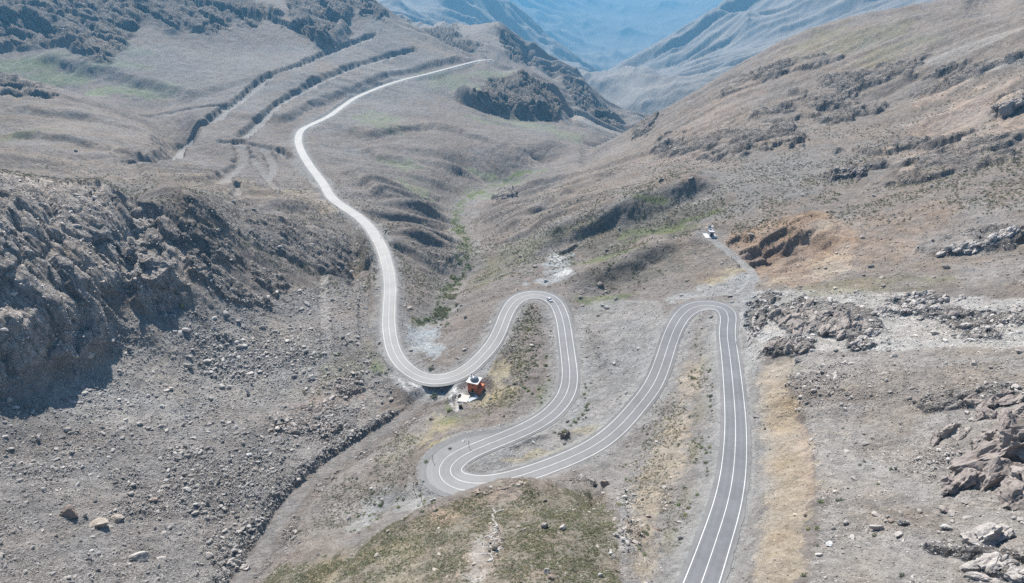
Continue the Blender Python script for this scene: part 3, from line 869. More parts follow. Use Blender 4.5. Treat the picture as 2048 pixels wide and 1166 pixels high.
def rs_(A):
    f = (VR - V0) / DV
    j = np.clip(f.astype(np.int32), 1, NV - 3)
    t = (f - j).astype(np.float32)
    I = np.arange(NU)[:, None]
    a, b = A[I, j], A[I, j + 1]
    if A.ndim == 3:
        t = t[..., None]
    return a * (1 - t) + b * t


RR = np.exp(VR)
PX = np.sin(u1)[:, None] * RR
PY = np.cos(u1)[:, None] * RR
PZ = rs_(Z)


def normals(PX, PY, PZ):
    P = np.stack([PX, PY, PZ], -1)
    a, b = np.gradient(P, axis=0), np.gradient(P, axis=1)
    n = np.cross(a, b)
    n *= np.sign(n[..., 2:3]) / (np.linalg.norm(n, axis=-1, keepdims=True) + 1e-9)
    return n


AXES = {}
for nm_, Lx in (('face', (.42, -.40, -.82)), ('dip', (.75, -.35, -.50)), ('rise', (.80, .25, .55))):
    l_ = Vector(Lx).normalized()
    m_ = l_.cross(Vector((.2, .9, .35))).normalized()
    AXES[nm_] = (l_, m_, l_.cross(m_))


def crag(x, y, z, size, seed, axes='rise'):
    """fissured rock: long slabs side by side, broken into blocks"""
    l_, m_, n_ = AXES[axes]
    a = (x * l_[0] + y * l_[1] + z * l_[2]) / (size * 2.8)
    b = (x * m_[0] + y * m_[1] + z * m_[2]) / size
    c = (x * n_[0] + y * n_[1] + z * n_[2]) / size
    w = NZ[seed].n3(a * 1.3, b * .8, c * .8)
    w2 = NZ[seed + 2].n3(a * 3, b * 3, c * 3)
    f1, f2, cid = NZ[seed].worley3(a + w * .3, b + w * .35 + w2 * .1, c - w * .3)
    g1, g2, cid2 = NZ[seed + 1].worley3(a * 2.6 - w, b * 2.7 + w2 * .2, c * 2.7 + w)
    n4 = 1 - np.abs(NZ[seed + 3].n3(a * 8, b * 7, c * 7)) * 2
    n5 = NZ[seed + 4].n3(a * 18, b * 18, c * 18)
    return w * .38 + (cid - .5) * .85 - (1 - ss(0, .16, f2 - f1)) * .35 + (cid2 - .5) * .42 - (1 - ss(0, .14, g2 - g1)) * .16 + w2 * .16 + n4 * .07 + n5 * .05


K = {n: rs_(m) for n, m in dict(big=rock_big, ridge=rock_ridge, far=rock_far, cl=rock_cl, r2=rock_r2, hill=rock_hill, mid=rock_mid, flat=flatmask, rub=RUB, veg=VEG).items()}
N0 = normals(*[blur(q, 3, 2) for q in (PX, PY, PZ)])
disp = np.zeros(PX.shape, np.float32)
for name, size, amp, seed, axs in (('big', 19, 4.2, 0, 'face'), ('ridge', 5.5, 2.1, 1, 'dip'), ('far', 40, 20, 2, 'dip'), ('cl', 22, 10, 3, 'face'), ('r2', 30, 14, 4, 'face'), ('hill', 8, 2.6, 5, 'rise'), ('mid', 4.5, 1.3, 6, 'rise')):
    k = K[name]
    m = k > .01
    h_ = k[m]
    dp = crag(PX[m], PY[m], PZ[m], size, seed, axs)
    if name == 'hill':
        amp = amp * np.clip(RR[m] / 450, .5, 1.6)
    disp[m] += (dp * amp * h_).astype(np.float32)
    if name in ('big', 'cl'):
        # deep gullies between buttresses
        q = 1 - np.abs(NZ[7].n2((PX[m] + PY[m] * .3) / (size * 2.6), PZ[m] / (size * 9))) * 2.2
        disp[m] -= (np.clip(q, 0, 1) ** 2 * amp * .8 * h_).astype(np.float32)
disp -= .1
# loose stones and hummocks on open ground
near = 1 - K['flat']
for cell, amp, seed, dens in ((2.6, .75, 8, .30), (1.3, .42, 9, .45), (.75, .24, 10, .6)):
    f1, f2, cid = NZ[seed].worley2(PX / cell, PY / cell)
    sel_ = (cid < dens * (.35 + K['rub'])).astype(np.float32)
    disp += sel_ * np.clip(.42 - f1, 0, .3) / .3 * amp * near * ss(900, 500, RR) * (.35 + cid) * (.5 + 1.1 * K['rub'])
disp += near * (NZ[3].n2(PX / 1.9, PY / 1.9) * .16 + NZ[4].n2(PX / .8, PY / .8) * .08 + NZ[5].n2(PX / 5.3, PY / 5.3) * .3) * ss(1200, 700, RR)
disp += near * ss(380, 700, RR) * ss(3000, 1500, RR) * NZ[8].n2(PX / 2.6, PY / 2.6) * .55
disp += near * ss(500, 900, RR) * (NZ[3].n2(PX / 7, PY / 7) * .5 + NZ[6].n2(PX / 16, PY / 16) * .9)
rd_r = rs_(np.minimum(rd_in, 60).astype(np.float32))
disp *= ss(5.6, 8.0, rd_r)
PX, PY, PZ = PX + N0[..., 0] * disp, PY + N0[..., 1] * disp, PZ + N0[..., 2] * disp
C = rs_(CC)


def grid_mesh(name, P, uvw=None):
    a, b = P.shape[:2]
    me = bpy.data.meshes.new(name)
    me.vertices.add(a * b)
    me.vertices.foreach_set('co', P.reshape(-1).astype(np.float32))
    idx = np.arange(a * b, dtype=np.int32).reshape(a, b)
    F = np.stack([idx[:-1, :-1], idx[1:, :-1], idx[1:, 1:], idx[:-1, 1:]], -1).reshape(-1)
    nf = len(F) // 4
    me.loops.add(nf * 4)
    me.loops.foreach_set('vertex_index', F)
    me.polygons.add(nf)
    me.polygons.foreach_set('loop_start', np.arange(nf, dtype=np.int32) * 4)
    me.polygons.foreach_set('loop_total', np.full(nf, 4, np.int32))
    me.polygons.foreach_set('use_smooth', np.ones(nf, bool))
    me.update()
    return me


def link(name, me, parent=None, mats=()):
    o = bpy.data.objects.new(name, me)
    COL.objects.link(o)
    for m in mats:
        me.materials.append(m)
    if parent:
        o.parent = parent
    return o


def tag(o, label=None, cat=None, group=None, kind=None):
    for k, v in (('label', label), ('category', cat), ('group', group), ('kind', kind)):
        if v:
            o[k] = v
    return o


def nodes(name, rough=.9, spec=.3):
    m = bpy.data.materials.new(name)
    m.use_nodes = True
    t = m.node_tree
    b = t.nodes['Principled BSDF']
    b.inputs['Roughness'].default_value = rough
    b.inputs['Specular IOR Level'].default_value = spec
    return m, t, b


def N(t, typ, **kw):
    n = t.nodes.new(typ)
    for k, v in kw.items():
        if k.startswith('i_'):
            key = k[2:]
            n.inputs[int(key) if key.isdigit() else key.replace('_', ' ')].default_value = v
        else:
            setattr(n, k, v)
    return n


def L(t, a, b):
    t.links.new(a, b)


def math_(t, op, a, b=None, c=None, clamp=False):
    n = t.nodes.new('ShaderNodeMath')
    n.operation = op
    n.use_clamp = clamp
    for i, v in enumerate((a, b, c)):
        if v is None:
            continue
        if isinstance(v, (int, float)):
            n.inputs[i].default_value = v
        else:
            L(t, v, n.inputs[i])
    return n.outputs[0]


def ground_material():
    m, t, b = nodes('ground_soil_and_stone', .95, .15)
    col = N(t, 'ShaderNodeVertexColor', layer_name='soil').outputs[0]
    at = N(t, 'ShaderNodeSeparateColor')
    L(t, N(t, 'ShaderNodeVertexColor', layer_name='cover').outputs[0], at.inputs[0])
    rub, veg, rock = at.outputs
    pos = N(t, 'ShaderNodeNewGeometry').outputs['Position']
    # speckle of stones: one random tone per stone
    fac = None
    for sc, k in ((.10, .12), (.36, .42), (.9, .42), (2.6, .34)):
        vo = N(t, 'ShaderNodeTexVoronoi', i_Scale=sc)
        L(t, pos, vo.inputs['Vector'])
        s = N(t, 'ShaderNodeSeparateColor')
        L(t, vo.outputs['Color'], s.inputs[0])
        v = math_(t, 'MULTIPLY_ADD', s.outputs[0], k, -k / 2)
        fac = v if fac is None else math_(t, 'ADD', fac, v)
    no = N(t, 'ShaderNodeTexNoise', i_Scale=.16, i_Detail=9.0, i_Roughness=.72)
    L(t, pos, no.inputs['Vector'])
    fac = math_(t, 'ADD', fac, math_(t, 'MULTIPLY_ADD', no.outputs[0], .9, -.45))
    amp = math_(t, 'MULTIPLY_ADD', rub, .5, .62)
    fac = math_(t, 'MULTIPLY_ADD', fac, amp, 1.0)
    vm = N(t, 'ShaderNodeVectorMath', operation='SCALE')
    L(t, col, vm.inputs[0])
    L(t, fac, vm.inputs['Scale'])
    # tint: slight hue changes
    no2 = N(t, 'ShaderNodeTexNoise', i_Scale=.05, i_Detail=5.0, i_Roughness=.6)
    L(t, pos, no2.inputs['Vector'])
    hs = N(t, 'ShaderNodeHueSaturation')
    L(t, vm.outputs[0], hs.inputs['Color'])
    L(t, math_(t, 'MULTIPLY_ADD', no2.outputs[0], 1.4, .35), hs.inputs['Saturation'])
    # small plants: dark olive dots where the cover says plants grow
    vo = N(t, 'ShaderNodeTexVoronoi', i_Scale=.75)
    L(t, pos, vo.inputs['Vector'])
    s = N(t, 'ShaderNodeSeparateColor')
    L(t, vo.outputs['Color'], s.inputs[0])
    rad = math_(t, 'MULTIPLY_ADD', veg, .55, -.08)
    dot = math_(t, 'GREATER_THAN', rad, math_(t, 'MULTIPLY_ADD', s.outputs[1], .25, vo.outputs['Distance']))
    pl = N(t, 'ShaderNodeMix', data_type='RGBA')
    pl.inputs[6].default_value = (.10, .105, .05, 1)
    pl.inputs[7].default_value = (.19, .18, .10, 1)
    L(t, s.outputs[2], pl.inputs[0])
    mx = N(t, 'ShaderNodeMix', data_type='RGBA')
    L(t, math_(t, 'MULTIPLY', dot, .8), mx.inputs[0])
    L(t, hs.outputs[0], mx.inputs[6])
    L(t, pl.outputs[2], mx.inputs[7])
    # cracks and seams in bare rock, running down the faces
    dots = N(t, 'ShaderNodeCombineXYZ')
    for i_, (ax_, k_) in enumerate(zip(AXES['face'], (.30, 1.0, 1.0))):
        d_ = N(t, 'ShaderNodeVectorMath', operation='DOT_PRODUCT')
        L(t, pos, d_.inputs[0])
        d_.inputs[1].default_value = ax_ * k_
        L(t, d_.outputs['Value'], dots.inputs[i_])
    wn_ = N(t, 'ShaderNodeTexNoise', i_Scale=.22, i_Detail=4.0)
    L(t, pos, wn_.inputs['Vector'])
    wa_ = N(t, 'ShaderNodeVectorMath', operation='MULTIPLY_ADD')
    L(t, wn_.outputs['Color'], wa_.inputs[0])
    wa_.inputs[1].default_value = (3.5, 3.5, 3.5)
    L(t, dots.outputs[0], wa_.inputs[2])
    crack = None
    for sc_, wd_ in ((.16, .10), (.5, .12)):
        cv_ = N(t, 'ShaderNodeTexVoronoi', i_Scale=sc_, feature='DISTANCE_TO_EDGE')
        L(t, wa_.outputs[0], cv_.inputs['Vector'])
        c_ = math_(t, 'DIVIDE', cv_.outputs['Distance'], wd_, clamp=True)
        crack = c_ if crack is None else math_(t, 'MULTIPLY', crack, math_(t, 'MULTIPLY_ADD', c_, .5, .5))
    ck = math_(t, 'SUBTRACT', 1.0, math_(t, 'MULTIPLY', math_(t, 'SUBTRACT', 1.0, crack), math_(t, 'MULTIPLY', rock, .5)))
    cm_ = N(t, 'ShaderNodeVectorMath', operation='SCALE')
    L(t, mx.outputs[2], cm_.inputs[0])
    L(t, ck, cm_.inputs['Scale'])
    L(t, cm_.outputs[0], b.inputs['Base Color'])
    # relief finer than the mesh
    bn = N(t, 'ShaderNodeTexNoise', i_Scale=.9, i_Detail=7.0, i_Roughness=.7)
    L(t, pos, bn.inputs['Vector'])
    bv = N(t, 'ShaderNodeTexVoronoi', i_Scale=1.5, feature='DISTANCE_TO_EDGE')
    L(t, pos, bv.inputs['Vector'])
    hgt = math_(t, 'ADD', bn.outputs[0], math_(t, 'MULTIPLY', math_(t, 'MINIMUM', bv.outputs['Distance'], .25), math_(t, 'MULTIPLY_ADD', rub, 1.2, .3)))
    big = N(t, 'ShaderNodeTexNoise', i_Scale=.12, i_Detail=8.0, i_Roughness=.75)
    L(t, pos, big.inputs['Vector'])
    hgt = math_(t, 'ADD', hgt, math_(t, 'MULTIPLY', big.outputs[0], math_(t, 'MULTIPLY_ADD', rock, 7.0, 1.5)))
    hgt = math_(t, 'ADD', hgt, math_(t, 'MULTIPLY', crack, math_(t, 'MULTIPLY', rock, 1.2)))
    bp = N(t, 'ShaderNodeBump', i_Strength=.9, i_Distance=1.5)
    L(t, hgt, bp.inputs['Height'])
    L(t, bp.outputs[0], b.inputs['Normal'])
    return m


M_GROUND = ground_material()
gme = grid_mesh('ground', np.stack([PX, PY, PZ + CAMZ], -1))


def colour_layer(me, name, A):
    a = me.color_attributes.new(name, 'FLOAT_COLOR', 'POINT')
    a.data.foreach_set('color', np.concatenate([A.reshape(-1, 3), np.ones((A.shape[0] * A.shape[1], 1))], 1).reshape(-1).astype(np.float32))


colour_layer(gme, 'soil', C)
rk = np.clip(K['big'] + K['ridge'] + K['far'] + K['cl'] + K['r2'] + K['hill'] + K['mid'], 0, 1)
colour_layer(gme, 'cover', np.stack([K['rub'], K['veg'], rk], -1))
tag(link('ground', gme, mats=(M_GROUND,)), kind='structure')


# ---------------------------------------------------------------- air between here and the far valley
def box_mesh(name, lo, hi):
    v = [(x, y, z) for x in (lo[0], hi[0]) for y in (lo[1], hi[1]) for z in (lo[2], hi[2])]
    f = [(0, 1, 3, 2), (4, 6, 7, 5), (0, 4, 5, 1), (2, 3, 7, 6), (0, 2, 6, 4), (1, 5, 7, 3)]
    me = bpy.data.meshes.new(name)
    me.from_pydata(v, [], f)
    me.update()
    return me


hz = bpy.data.materials.new('pale_blue_air')
hz.use_nodes = True
t = hz.node_tree
t.nodes.clear()
out = t.nodes.new('ShaderNodeOutputMaterial')
pv = t.nodes.new('ShaderNodeVolumePrincipled')
pv.inputs['Color'].default_value = (.20, .58, 1.0, 1)
pv.inputs['Density'].default_value = 1.15e-4
pv.inputs['Anisotropy'].default_value = 0.2
t.links.new(pv.outputs[0], out.inputs['Volume'])
hi_ = float(max(PZ.max() + CAMZ, CAMZ)) + 5
R_ = 17200.0
haze = link('haze', box_mesh('haze', (-R_, -300, float(PZ.min() + CAMZ) - 1.0), (R_, R_, hi_)), mats=(hz,))
tag(haze, kind='stuff')


# ---------------------------------------------------------------- the road: asphalt sheet and painted lines
arc = np.r_[0, np.cumsum(np.hypot(*np.diff(RQ[:, :2], axis=0).T))]
tan = np.gradient(RQ[:, :2], axis=0)
tan /= np.linalg.norm(tan, axis=1, keepdims=True)
nrm = np.stack([-tan[:, 1], tan[:, 0]], 1)                 # left of travel
curv = np.gradient(np.unwrap(np.arctan2(tan[:, 1], tan[:, 0]))) / np.gradient(arc)
kk = np.ones(9) / 9
curv = np.convolve(np.pad(curv, 4, mode='edge'), kk, 'valid')
widen = np.clip(np.abs(curv) * 20, 0, 1.5)                 # the road widens in the bends
apexes = {}


def ribbon(name, offs, lift, mats, parent=None, i0=0, i1=None, across=None):
    """strip along the road; offs: function(index) -> signed offsets across"""
    i1 = i1 or len(RQ)
    V, F = [], []
    n = None
    for k in range(i0, i1):
        o = offs(k)
        n = len(o)
        for q in o:
            x, y = RQ[k, :2] + nrm[k] * q
            V.append((x, y, RQ[k, 2] + CAMZ + lift))
    for k in range(i1 - i0 - 1):
        for j in range(n - 1):
            a = k * n + j
            F.append((a + 1, a, a + n, a + n + 1))
    me = bpy.data.meshes.new(name)
    me.from_pydata(V, [], F)
    me.update()
    uv = me.uv_layers.new(name='along')
    li = np.empty(len(me.loops), np.int32)
    me.loops.foreach_get('vertex_index', li)
    oo = np.concatenate([offs(k) for k in range(i0, i1)])
    ar = np.repeat(arc[i0:i1], n)
    uv.data.foreach_set('uv', np.stack([oo[li], ar[li]], 1).reshape(-1).astype(np.float32))
    return link(name, me, parent, mats)


def road_material(name, col_near, col_far, s0, s1, streak, rough, spec, edge=None):
    m, t, b = nodes(name, rough, spec)
    uv = N(t, 'ShaderNodeUVMap', uv_map='along')
    sx = N(t, 'ShaderNodeSeparateXYZ')
    L(t, uv.outputs[0], sx.inputs[0])
    mr = N(t, 'ShaderNodeMapRange')
    mr.inputs[1].default_value, mr.inputs[2].default_value = s0, s1
    L(t, sx.outputs[1], mr.inputs[0])
    mx = N(t, 'ShaderNodeMix', data_type='RGBA')
    mx.inputs[6].default_value = (*col_near, 1)
    mx.inputs[7].default_value = (*col_far, 1)
    L(t, mr.outputs[0], mx.inputs[0])
    mp = N(t, 'ShaderNodeMapping')
    mp.inputs['Scale'].default_value = (1.6, .012, 1)
    L(t, uv.outputs[0], mp.inputs[0])
    n1 = N(t, 'ShaderNodeTexNoise', i_Scale=1.0, i_Detail=5.0, i_Roughness=.65)
    L(t, mp.outputs[0], n1.inputs['Vector'])
    n2 = N(t, 'ShaderNodeTexNoise', i_Scale=.35, i_Detail=6.0, i_Roughness=.7)
    L(t, uv.outputs[0], n2.inputs['Vector'])
    f = math_(t, 'ADD', math_(t, 'MULTIPLY_ADD', n1.outputs[0], streak, 1 - streak / 2), math_(t, 'MULTIPLY_ADD', n2.outputs[0], .55, -.27))
    n3 = N(t, 'ShaderNodeTexNoise', i_Scale=.06, i_Detail=3.0, i_Roughness=.55)
    L(t, uv.outputs[0], n3.inputs['Vector'])
    f = math_(t, 'ADD', f, math_(t, 'MULTIPLY_ADD', n3.outputs[0], .7, -.35))
    # wheel tracks polished darker, in four bands
    w = math_(t, 'COSINE', math_(t, 'MULTIPLY', sx.outputs[0], 3.55))
    f = math_(t, 'ADD', f, math_(t, 'MULTIPLY', w, .045))
    vm = N(t, 'ShaderNodeVectorMath', operation='SCALE')
    L(t, mx.outputs[2], vm.inputs[0])
    L(t, f, vm.inputs['Scale'])
    L(t, vm.outputs[0], b.inputs['Base Color'])
    bp = N(t, 'ShaderNodeBump', i_Strength=.25, i_Distance=.05)
    L(t, n2.outputs[0], bp.inputs['Height'])
    L(t, bp.outputs[0], b.inputs['Normal'])
    return m


S_GLARE = float(arc[np.argmin(np.hypot(RQ[:, 0] - at_depth(915, 755, D=200.6)[0], RQ[:, 1] - at_depth(915, 755, D=200.6)[1]))])  # start of the sun glare painted into the road colour
S_PALE = float(arc[np.argmin(np.hypot(RQ[:, 0] - at_depth(778, 620, D=208)[0], RQ[:, 1] - at_depth(778, 620, D=208)[1]))])
M_ASPH = road_material('worn_asphalt_glare', (.135, .137, .144), (.235, .233, .225), S_GLARE - 5, S_PALE + 110, .34, .62, .5)  # worn asphalt; the paler far tone is painted sun glare
M_SHLD = road_material('shoulder_glare', (.185, .184, .184), (.27, .265, .255), S_GLARE - 20, S_PALE + 60, .3, .9, .2)  # shoulder pales along with it, glare put into its colour
M_LINE = road_material('white_road_paint', (.56, .56, .545), (.33, .33, .32), S_GLARE - 30, S_PALE + 80, .55, .6, .4)
wl = lambda k: 3.45 + widen[k] * .5
rnd = np.random.RandomState(4)
jag = np.convolve(rnd.randn(2, len(RQ) + 40).sum(0), np.ones(9) / 9, 'same')[:len(RQ)]
# apron on the outside of the lower hairpin and smaller ones on the others
out_w = np.clip(np.abs(curv) * 60, 0, 5.5)
out_w = np.convolve(np.pad(out_w, 10, mode='edge'), np.ones(21) / 21, 'valid')


def shoulder(k):
    l = wl(k) + 1.3 + (out_w[k] * .3 if curv[k] < 0 else 0) + .25 * jag[k]
    r = wl(k) + 1.3 + (out_w[k] * .3 if curv[k] > 0 else 0) - .25 * jag[(k * 7) % len(RQ)]
    ap = 6.0 * bump(arc[k], S_HP + 12, 20)
    return np.array([-min(r, 6.4), -3.0, 0, 3.0, min(l, 6.4) + ap])


road = ribbon('road', lambda k: np.linspace(-wl(k) - .5, wl(k) + .5 + 4.5 * bump(arc[k], S_HP + 9, 19), 6), .16, (M_ASPH,))
tag(road, kind='structure')
sh = ribbon('shoulder', shoulder, .12, (M_SHLD,))
sh.parent = road
for side_ in (-1, 1):
    ribbon('edge_line', lambda k: np.array([side_ * wl(k) - .10, side_ * wl(k) + .10]), .18, (M_LINE,), road)
ribbon('centre_line', lambda k: np.array([-.09, .09]), .18, (M_LINE,), road)


# ---------------------------------------------------------------- stones
def ico(sub):
    bm = bmesh.new()
    bmesh.ops.create_icosphere(bm, subdivisions=sub, radius=1.0)
    V = np.array([v.co[:] for v in bm.verts])
    F = np.array([[v.index for v in f.verts] for f in bm.faces])
    bm.free()
    return V, F


import bmesh
ICO = {k: ico(k) for k in (1, 2, 3, 4, 5)}


def facets(V, rs, n=9, lo=.5, hi=.9):
    V = V.copy()
    for _ in range(n):
        d = rs.randn(3)
        d /= np.linalg.norm(d)
        o = rs.uniform(lo, hi)
        V -= np.maximum(0, V @ d - o)[:, None] * d
    return V


def surf(x, y):
    """height of the finished ground (camera-relative)"""
    fu = min(max((math.atan2(x, y) - U0) / DU, 0), NU - 1.001)
    v = math.log(math.hypot(x, y))
    i = int(fu)
    zz = []
    for a in (i, i + 1):
        j = int(np.clip(np.searchsorted(VR[a], v), 1, NR - 1))
        f = (v - VR[a, j - 1]) / (VR[a, j] - VR[a, j - 1] + 1e-12)
        zz.append(PZ[a, j - 1] * (1 - f) + PZ[a, j] * f)
    f = fu - i
    return zz[0] * (1 - f) + zz[1] * f


def place(px, py):
    h_ = hit(px, py)
    return np.array((h_[0], h_[1], surf(h_[0], h_[1])))


def stone_material(name, tone_layer=True):
    m, t, b = nodes(name, .92, .2)
    pos = N(t, 'ShaderNodeNewGeometry').outputs['Position']
    c = N(t, 'ShaderNodeVertexColor', layer_name='soil').outputs[0]
    n1 = N(t, 'ShaderNodeTexNoise', i_Scale=.55, i_Detail=9.0, i_Roughness=.72)
    L(t, pos, n1.inputs['Vector'])
    vo = N(t, 'ShaderNodeTexVoronoi', i_Scale=1.1)
    L(t, pos, vo.inputs['Vector'])
    s = N(t, 'ShaderNodeSeparateColor')
    L(t, vo.outputs['Color'], s.inputs[0])
    f = math_(t, 'ADD', math_(t, 'MULTIPLY_ADD', n1.outputs[0], 1.1, .45), math_(t, 'MULTIPLY_ADD', s.outputs[0], .24, -.12))
    vm = N(t, 'ShaderNodeVectorMath', operation='SCALE')
    L(t, c, vm.inputs[0])
    L(t, f, vm.inputs['Scale'])
    L(t, vm.outputs[0], b.inputs['Base Color'])
    n2 = N(t, 'ShaderNodeTexNoise', i_Scale=1.3, i_Detail=8.0, i_Roughness=.75)
    L(t, pos, n2.inputs['Vector'])
    bp = N(t, 'ShaderNodeBump', i_Strength=.8, i_Distance=.5)
    L(t, n2.outputs[0], bp.inputs['Height'])
    L(t, bp.outputs[0], b.inputs['Normal'])
    return m


M_STONE = stone_material('weathered_limestone')


def tri_mesh(name, V, F, Cv=None, smooth=False):
    me = bpy.data.meshes.new(name)
    me.vertices.add(len(V))
    me.vertices.foreach_set('co', np.asarray(V, np.float32).reshape(-1))
    k = F.shape[1]
    me.loops.add(len(F) * k)
    me.loops.foreach_set('vertex_index', F.reshape(-1).astype(np.int32))
    me.polygons.add(len(F))
    me.polygons.foreach_set('loop_start', np.arange(len(F), dtype=np.int32) * k)
    me.polygons.foreach_set('loop_total', np.full(len(F), k, np.int32))
    me.polygons.foreach_set('use_smooth', np.full(len(F), smooth))
    me.update()
    me.validate()
    if Cv is not None:
        a = me.color_attributes.new('soil', 'FLOAT_COLOR', 'POINT')
        a.data.foreach_set('color', np.c_[Cv, np.ones(len(Cv))].reshape(-1).astype(np.float32))
    return me


def rot_m(rz, tilt, az):
    return np.array(Matrix.Rotation(az, 3, 'Z') @ Matrix.Rotation(tilt, 3, 'Y') @ Matrix.Rotation(rz, 3, 'Z'))


CAMV = np.array((0, 0, CAMZ))


def block(p, size, seed, az, tilt, sub=4, sink=.3, rough=.10, cut=11):
    rs = np.random.RandomState(seed)
    V = facets(ICO[sub][0], rs, cut, .45, .85)
    V = V * np.array(size)
    V = V @ rot_m(rs.uniform(-.3, .3), tilt, az).T
    Wp = V + p
    s_ = max(size) * .5
    d = crag(Wp[:, 0], Wp[:, 1], Wp[:, 2], s_, seed % 6) * rough * np.mean(size) * 1.6
    n = V / (np.linalg.norm(V, axis=1, keepdims=True) + 1e-6)
    Wp = Wp + n * d[:, None] + np.array((0, 0, size[2] * (1 - 2 * sink) * .5))
    return Wp


def outcrop(name, label, cat, blocks, colour, group=None, sub=4, rough=.14):
    """blocks: (px, py, (half sizes), azimuth, tilt)"""
    base = place(blocks[0][0], blocks[0][1])
    Vs, Fs, off = [], [], 0
    ps = np.array([place(b_[0], b_[1]) for b_ in blocks])
    # low footing of bedrock that joins the blocks
    m_ = len(ps)
    lo2, hi2 = ps.min(0), ps.max(0)
    step = max(np.mean([b_[2][0] for b_ in blocks]) * 1.0, .5)
    order = [0]
    left = set(range(1, m_))
    links = []
    while left:
        best = min(((np.hypot(*(ps[i] - ps[j])[:2]), i, j) for i in order for j in left))
        links.append(best)
        order.append(best[2])
        left.discard(best[2])
    items = [(ps[k], blocks[k][2], blocks[k][3], blocks[k][4], .3) for k in range(m_)]
    for dist, i, j in links:
        if dist > step * 1.1:
            n_ = int(dist / step)
            for q in range(1, n_ + 1):
                f = q / (n_ + 1)
                pp = ps[i] * (1 - f) + ps[j] * f
                pp[2] = surf(pp[0], pp[1])
                items.append((pp, (step * .95, step * .55, step * .5), math.atan2(ps[j][1] - ps[i][1], ps[j][0] - ps[i][0]), 0.0, .45))
    for k, (p, size, az, tilt, sink) in enumerate(items):
        sb = sub if max(size) > 2.2 else 3
        Vv = block(p, size, 100 + k * 7 + int(blocks[0][0]), az, tilt, sb, sink=sink, rough=rough)
        Vs.append(Vv - base)
        Fs.append(ICO[sb][1] + off)
        off += len(Vv)
    V, F = np.concatenate(Vs), np.concatenate(Fs)
    c = np.array(COLOURS[colour])
    tone = 1 + .16 * NZ[2].n3(*(V / 3.1).T) + .1 * NZ[3].n3(*(V / .9).T)
    o = link(name, tri_mesh(name, V, F, c[None] * tone[:, None]), mats=(M_STONE,))
    o.location = Vector(base + CAMV)
    tag(o, label, cat, group)
    return o


R = math.radians
rs0 = np.random.RandomState(8)
# the crag low on the right
outcrop('rock_outcrop', 'big craggy brown rock outcrop with a dark overhang at the lower right', 'rock outcrop', [
    (1962, 935, (9.5, 4.2, 5.4), R(35), R(-18)), (1935, 968, (6.5, 3.6, 3.6), R(38), R(-14)), (2005, 905, (9, 4.4, 5.2), R(30), R(-22)), (1995, 960, (8, 3.6, 3.8), R(36), R(-20)),
    (2045, 900, (9, 6, 6.5), R(25), R(-12)), (2060, 965, (8, 5, 4.2), R(30), R(-12)), (1898, 978, (3.6, 2.6, 2.2), R(35), R(-10)), (1962, 890, (4.6, 2.6, 4.0), R(40), R(-30)),
    (2030, 1010, (6, 3.4, 2.8), R(28), R(-14)), (2010, 860, (6, 3, 3), R(32), R(-20))], 'crusty', rough=.24)
outcrop('rock_outcrop', 'two dark leaning rock fins above the big lower right crag', 'rock outcrop', [
    (1872, 880, (4.2, 1.3, 2.4), R(38), R(-30)), (1902, 862, (4.0, 1.4, 3.6), R(42), R(-34)), (1925, 870, (3.6, 1.2, 1.6), R(40), R(-22))], 'rockbrown', rough=.16)
outcrop('rock_outcrop', 'ragged rock ledges stepping up behind the leaning fins', 'rock outcrop', [
    (1985, 815, (4.6, 1.8, 2.6), R(35), R(-20)), (1960, 835, (4.2, 1.5, 1.8), R(38), R(-20)), (2030, 800, (5, 2, 2), R(30), R(-12)), (2010, 790, (3, 1.6, 1.6), R(28), R(-10)), (1940, 800, (3, 1.3, 1.2), R(35), R(-18)), (2055, 830, (5, 2.5, 2.6), R(30), R(-14))], 'crusty', rough=.2)
outcrop('rock_outcrop', 'rounded cracked rock block beside a smaller brown one below the crag', 'rock outcrop', [
    (1975, 1082, (4.6, 2.8, 3.0), R(20), R(-8)), (1935, 1085, (2.2, 1.6, 2.2), R(50), R(-14)), (2000, 1070, (3.0, 2.0, 2.0), R(20), R(-8))], 'rock', rough=.18)
outcrop('rock_outcrop', 'low flat rock ledges at the lower right edge', 'rock outcrop', [
    (1960, 1130, (4.4, 1.6, 1.0), R(10), R(-6)), (2010, 1125, (4, 1.8, 1.3), R(15), R(-8)), (2040, 1150, (4, 2, 1.2), R(5), R(-4)), (1980, 1160, (4, 1.4, .8), R(0), R(-4))], 'rock', rough=.2)


def cluster(poly_pts, n, smin, smax, az, tilt, seed, flat=.62):
    rs = np.random.RandomState(seed)
    out_ = []
    for k in range(n):
        a = poly_pts[rs.randint(len(poly_pts))]
        px, py = a[0] + rs.uniform(-a[2], a[2]), a[1] + rs.uniform(-a[3], a[3])
        s_ = smin + (smax - smin) * rs.rand() ** 1.8
        out_.append((px, py, (s_ * rs.uniform(1.0, 1.7), s_ * rs.uniform(.5, .8), s_ * rs.uniform(.5, .9) * flat * 1.3), R(az + rs.uniform(-14, 14)), R(tilt + rs.uniform(-10, 8))))
    return out_


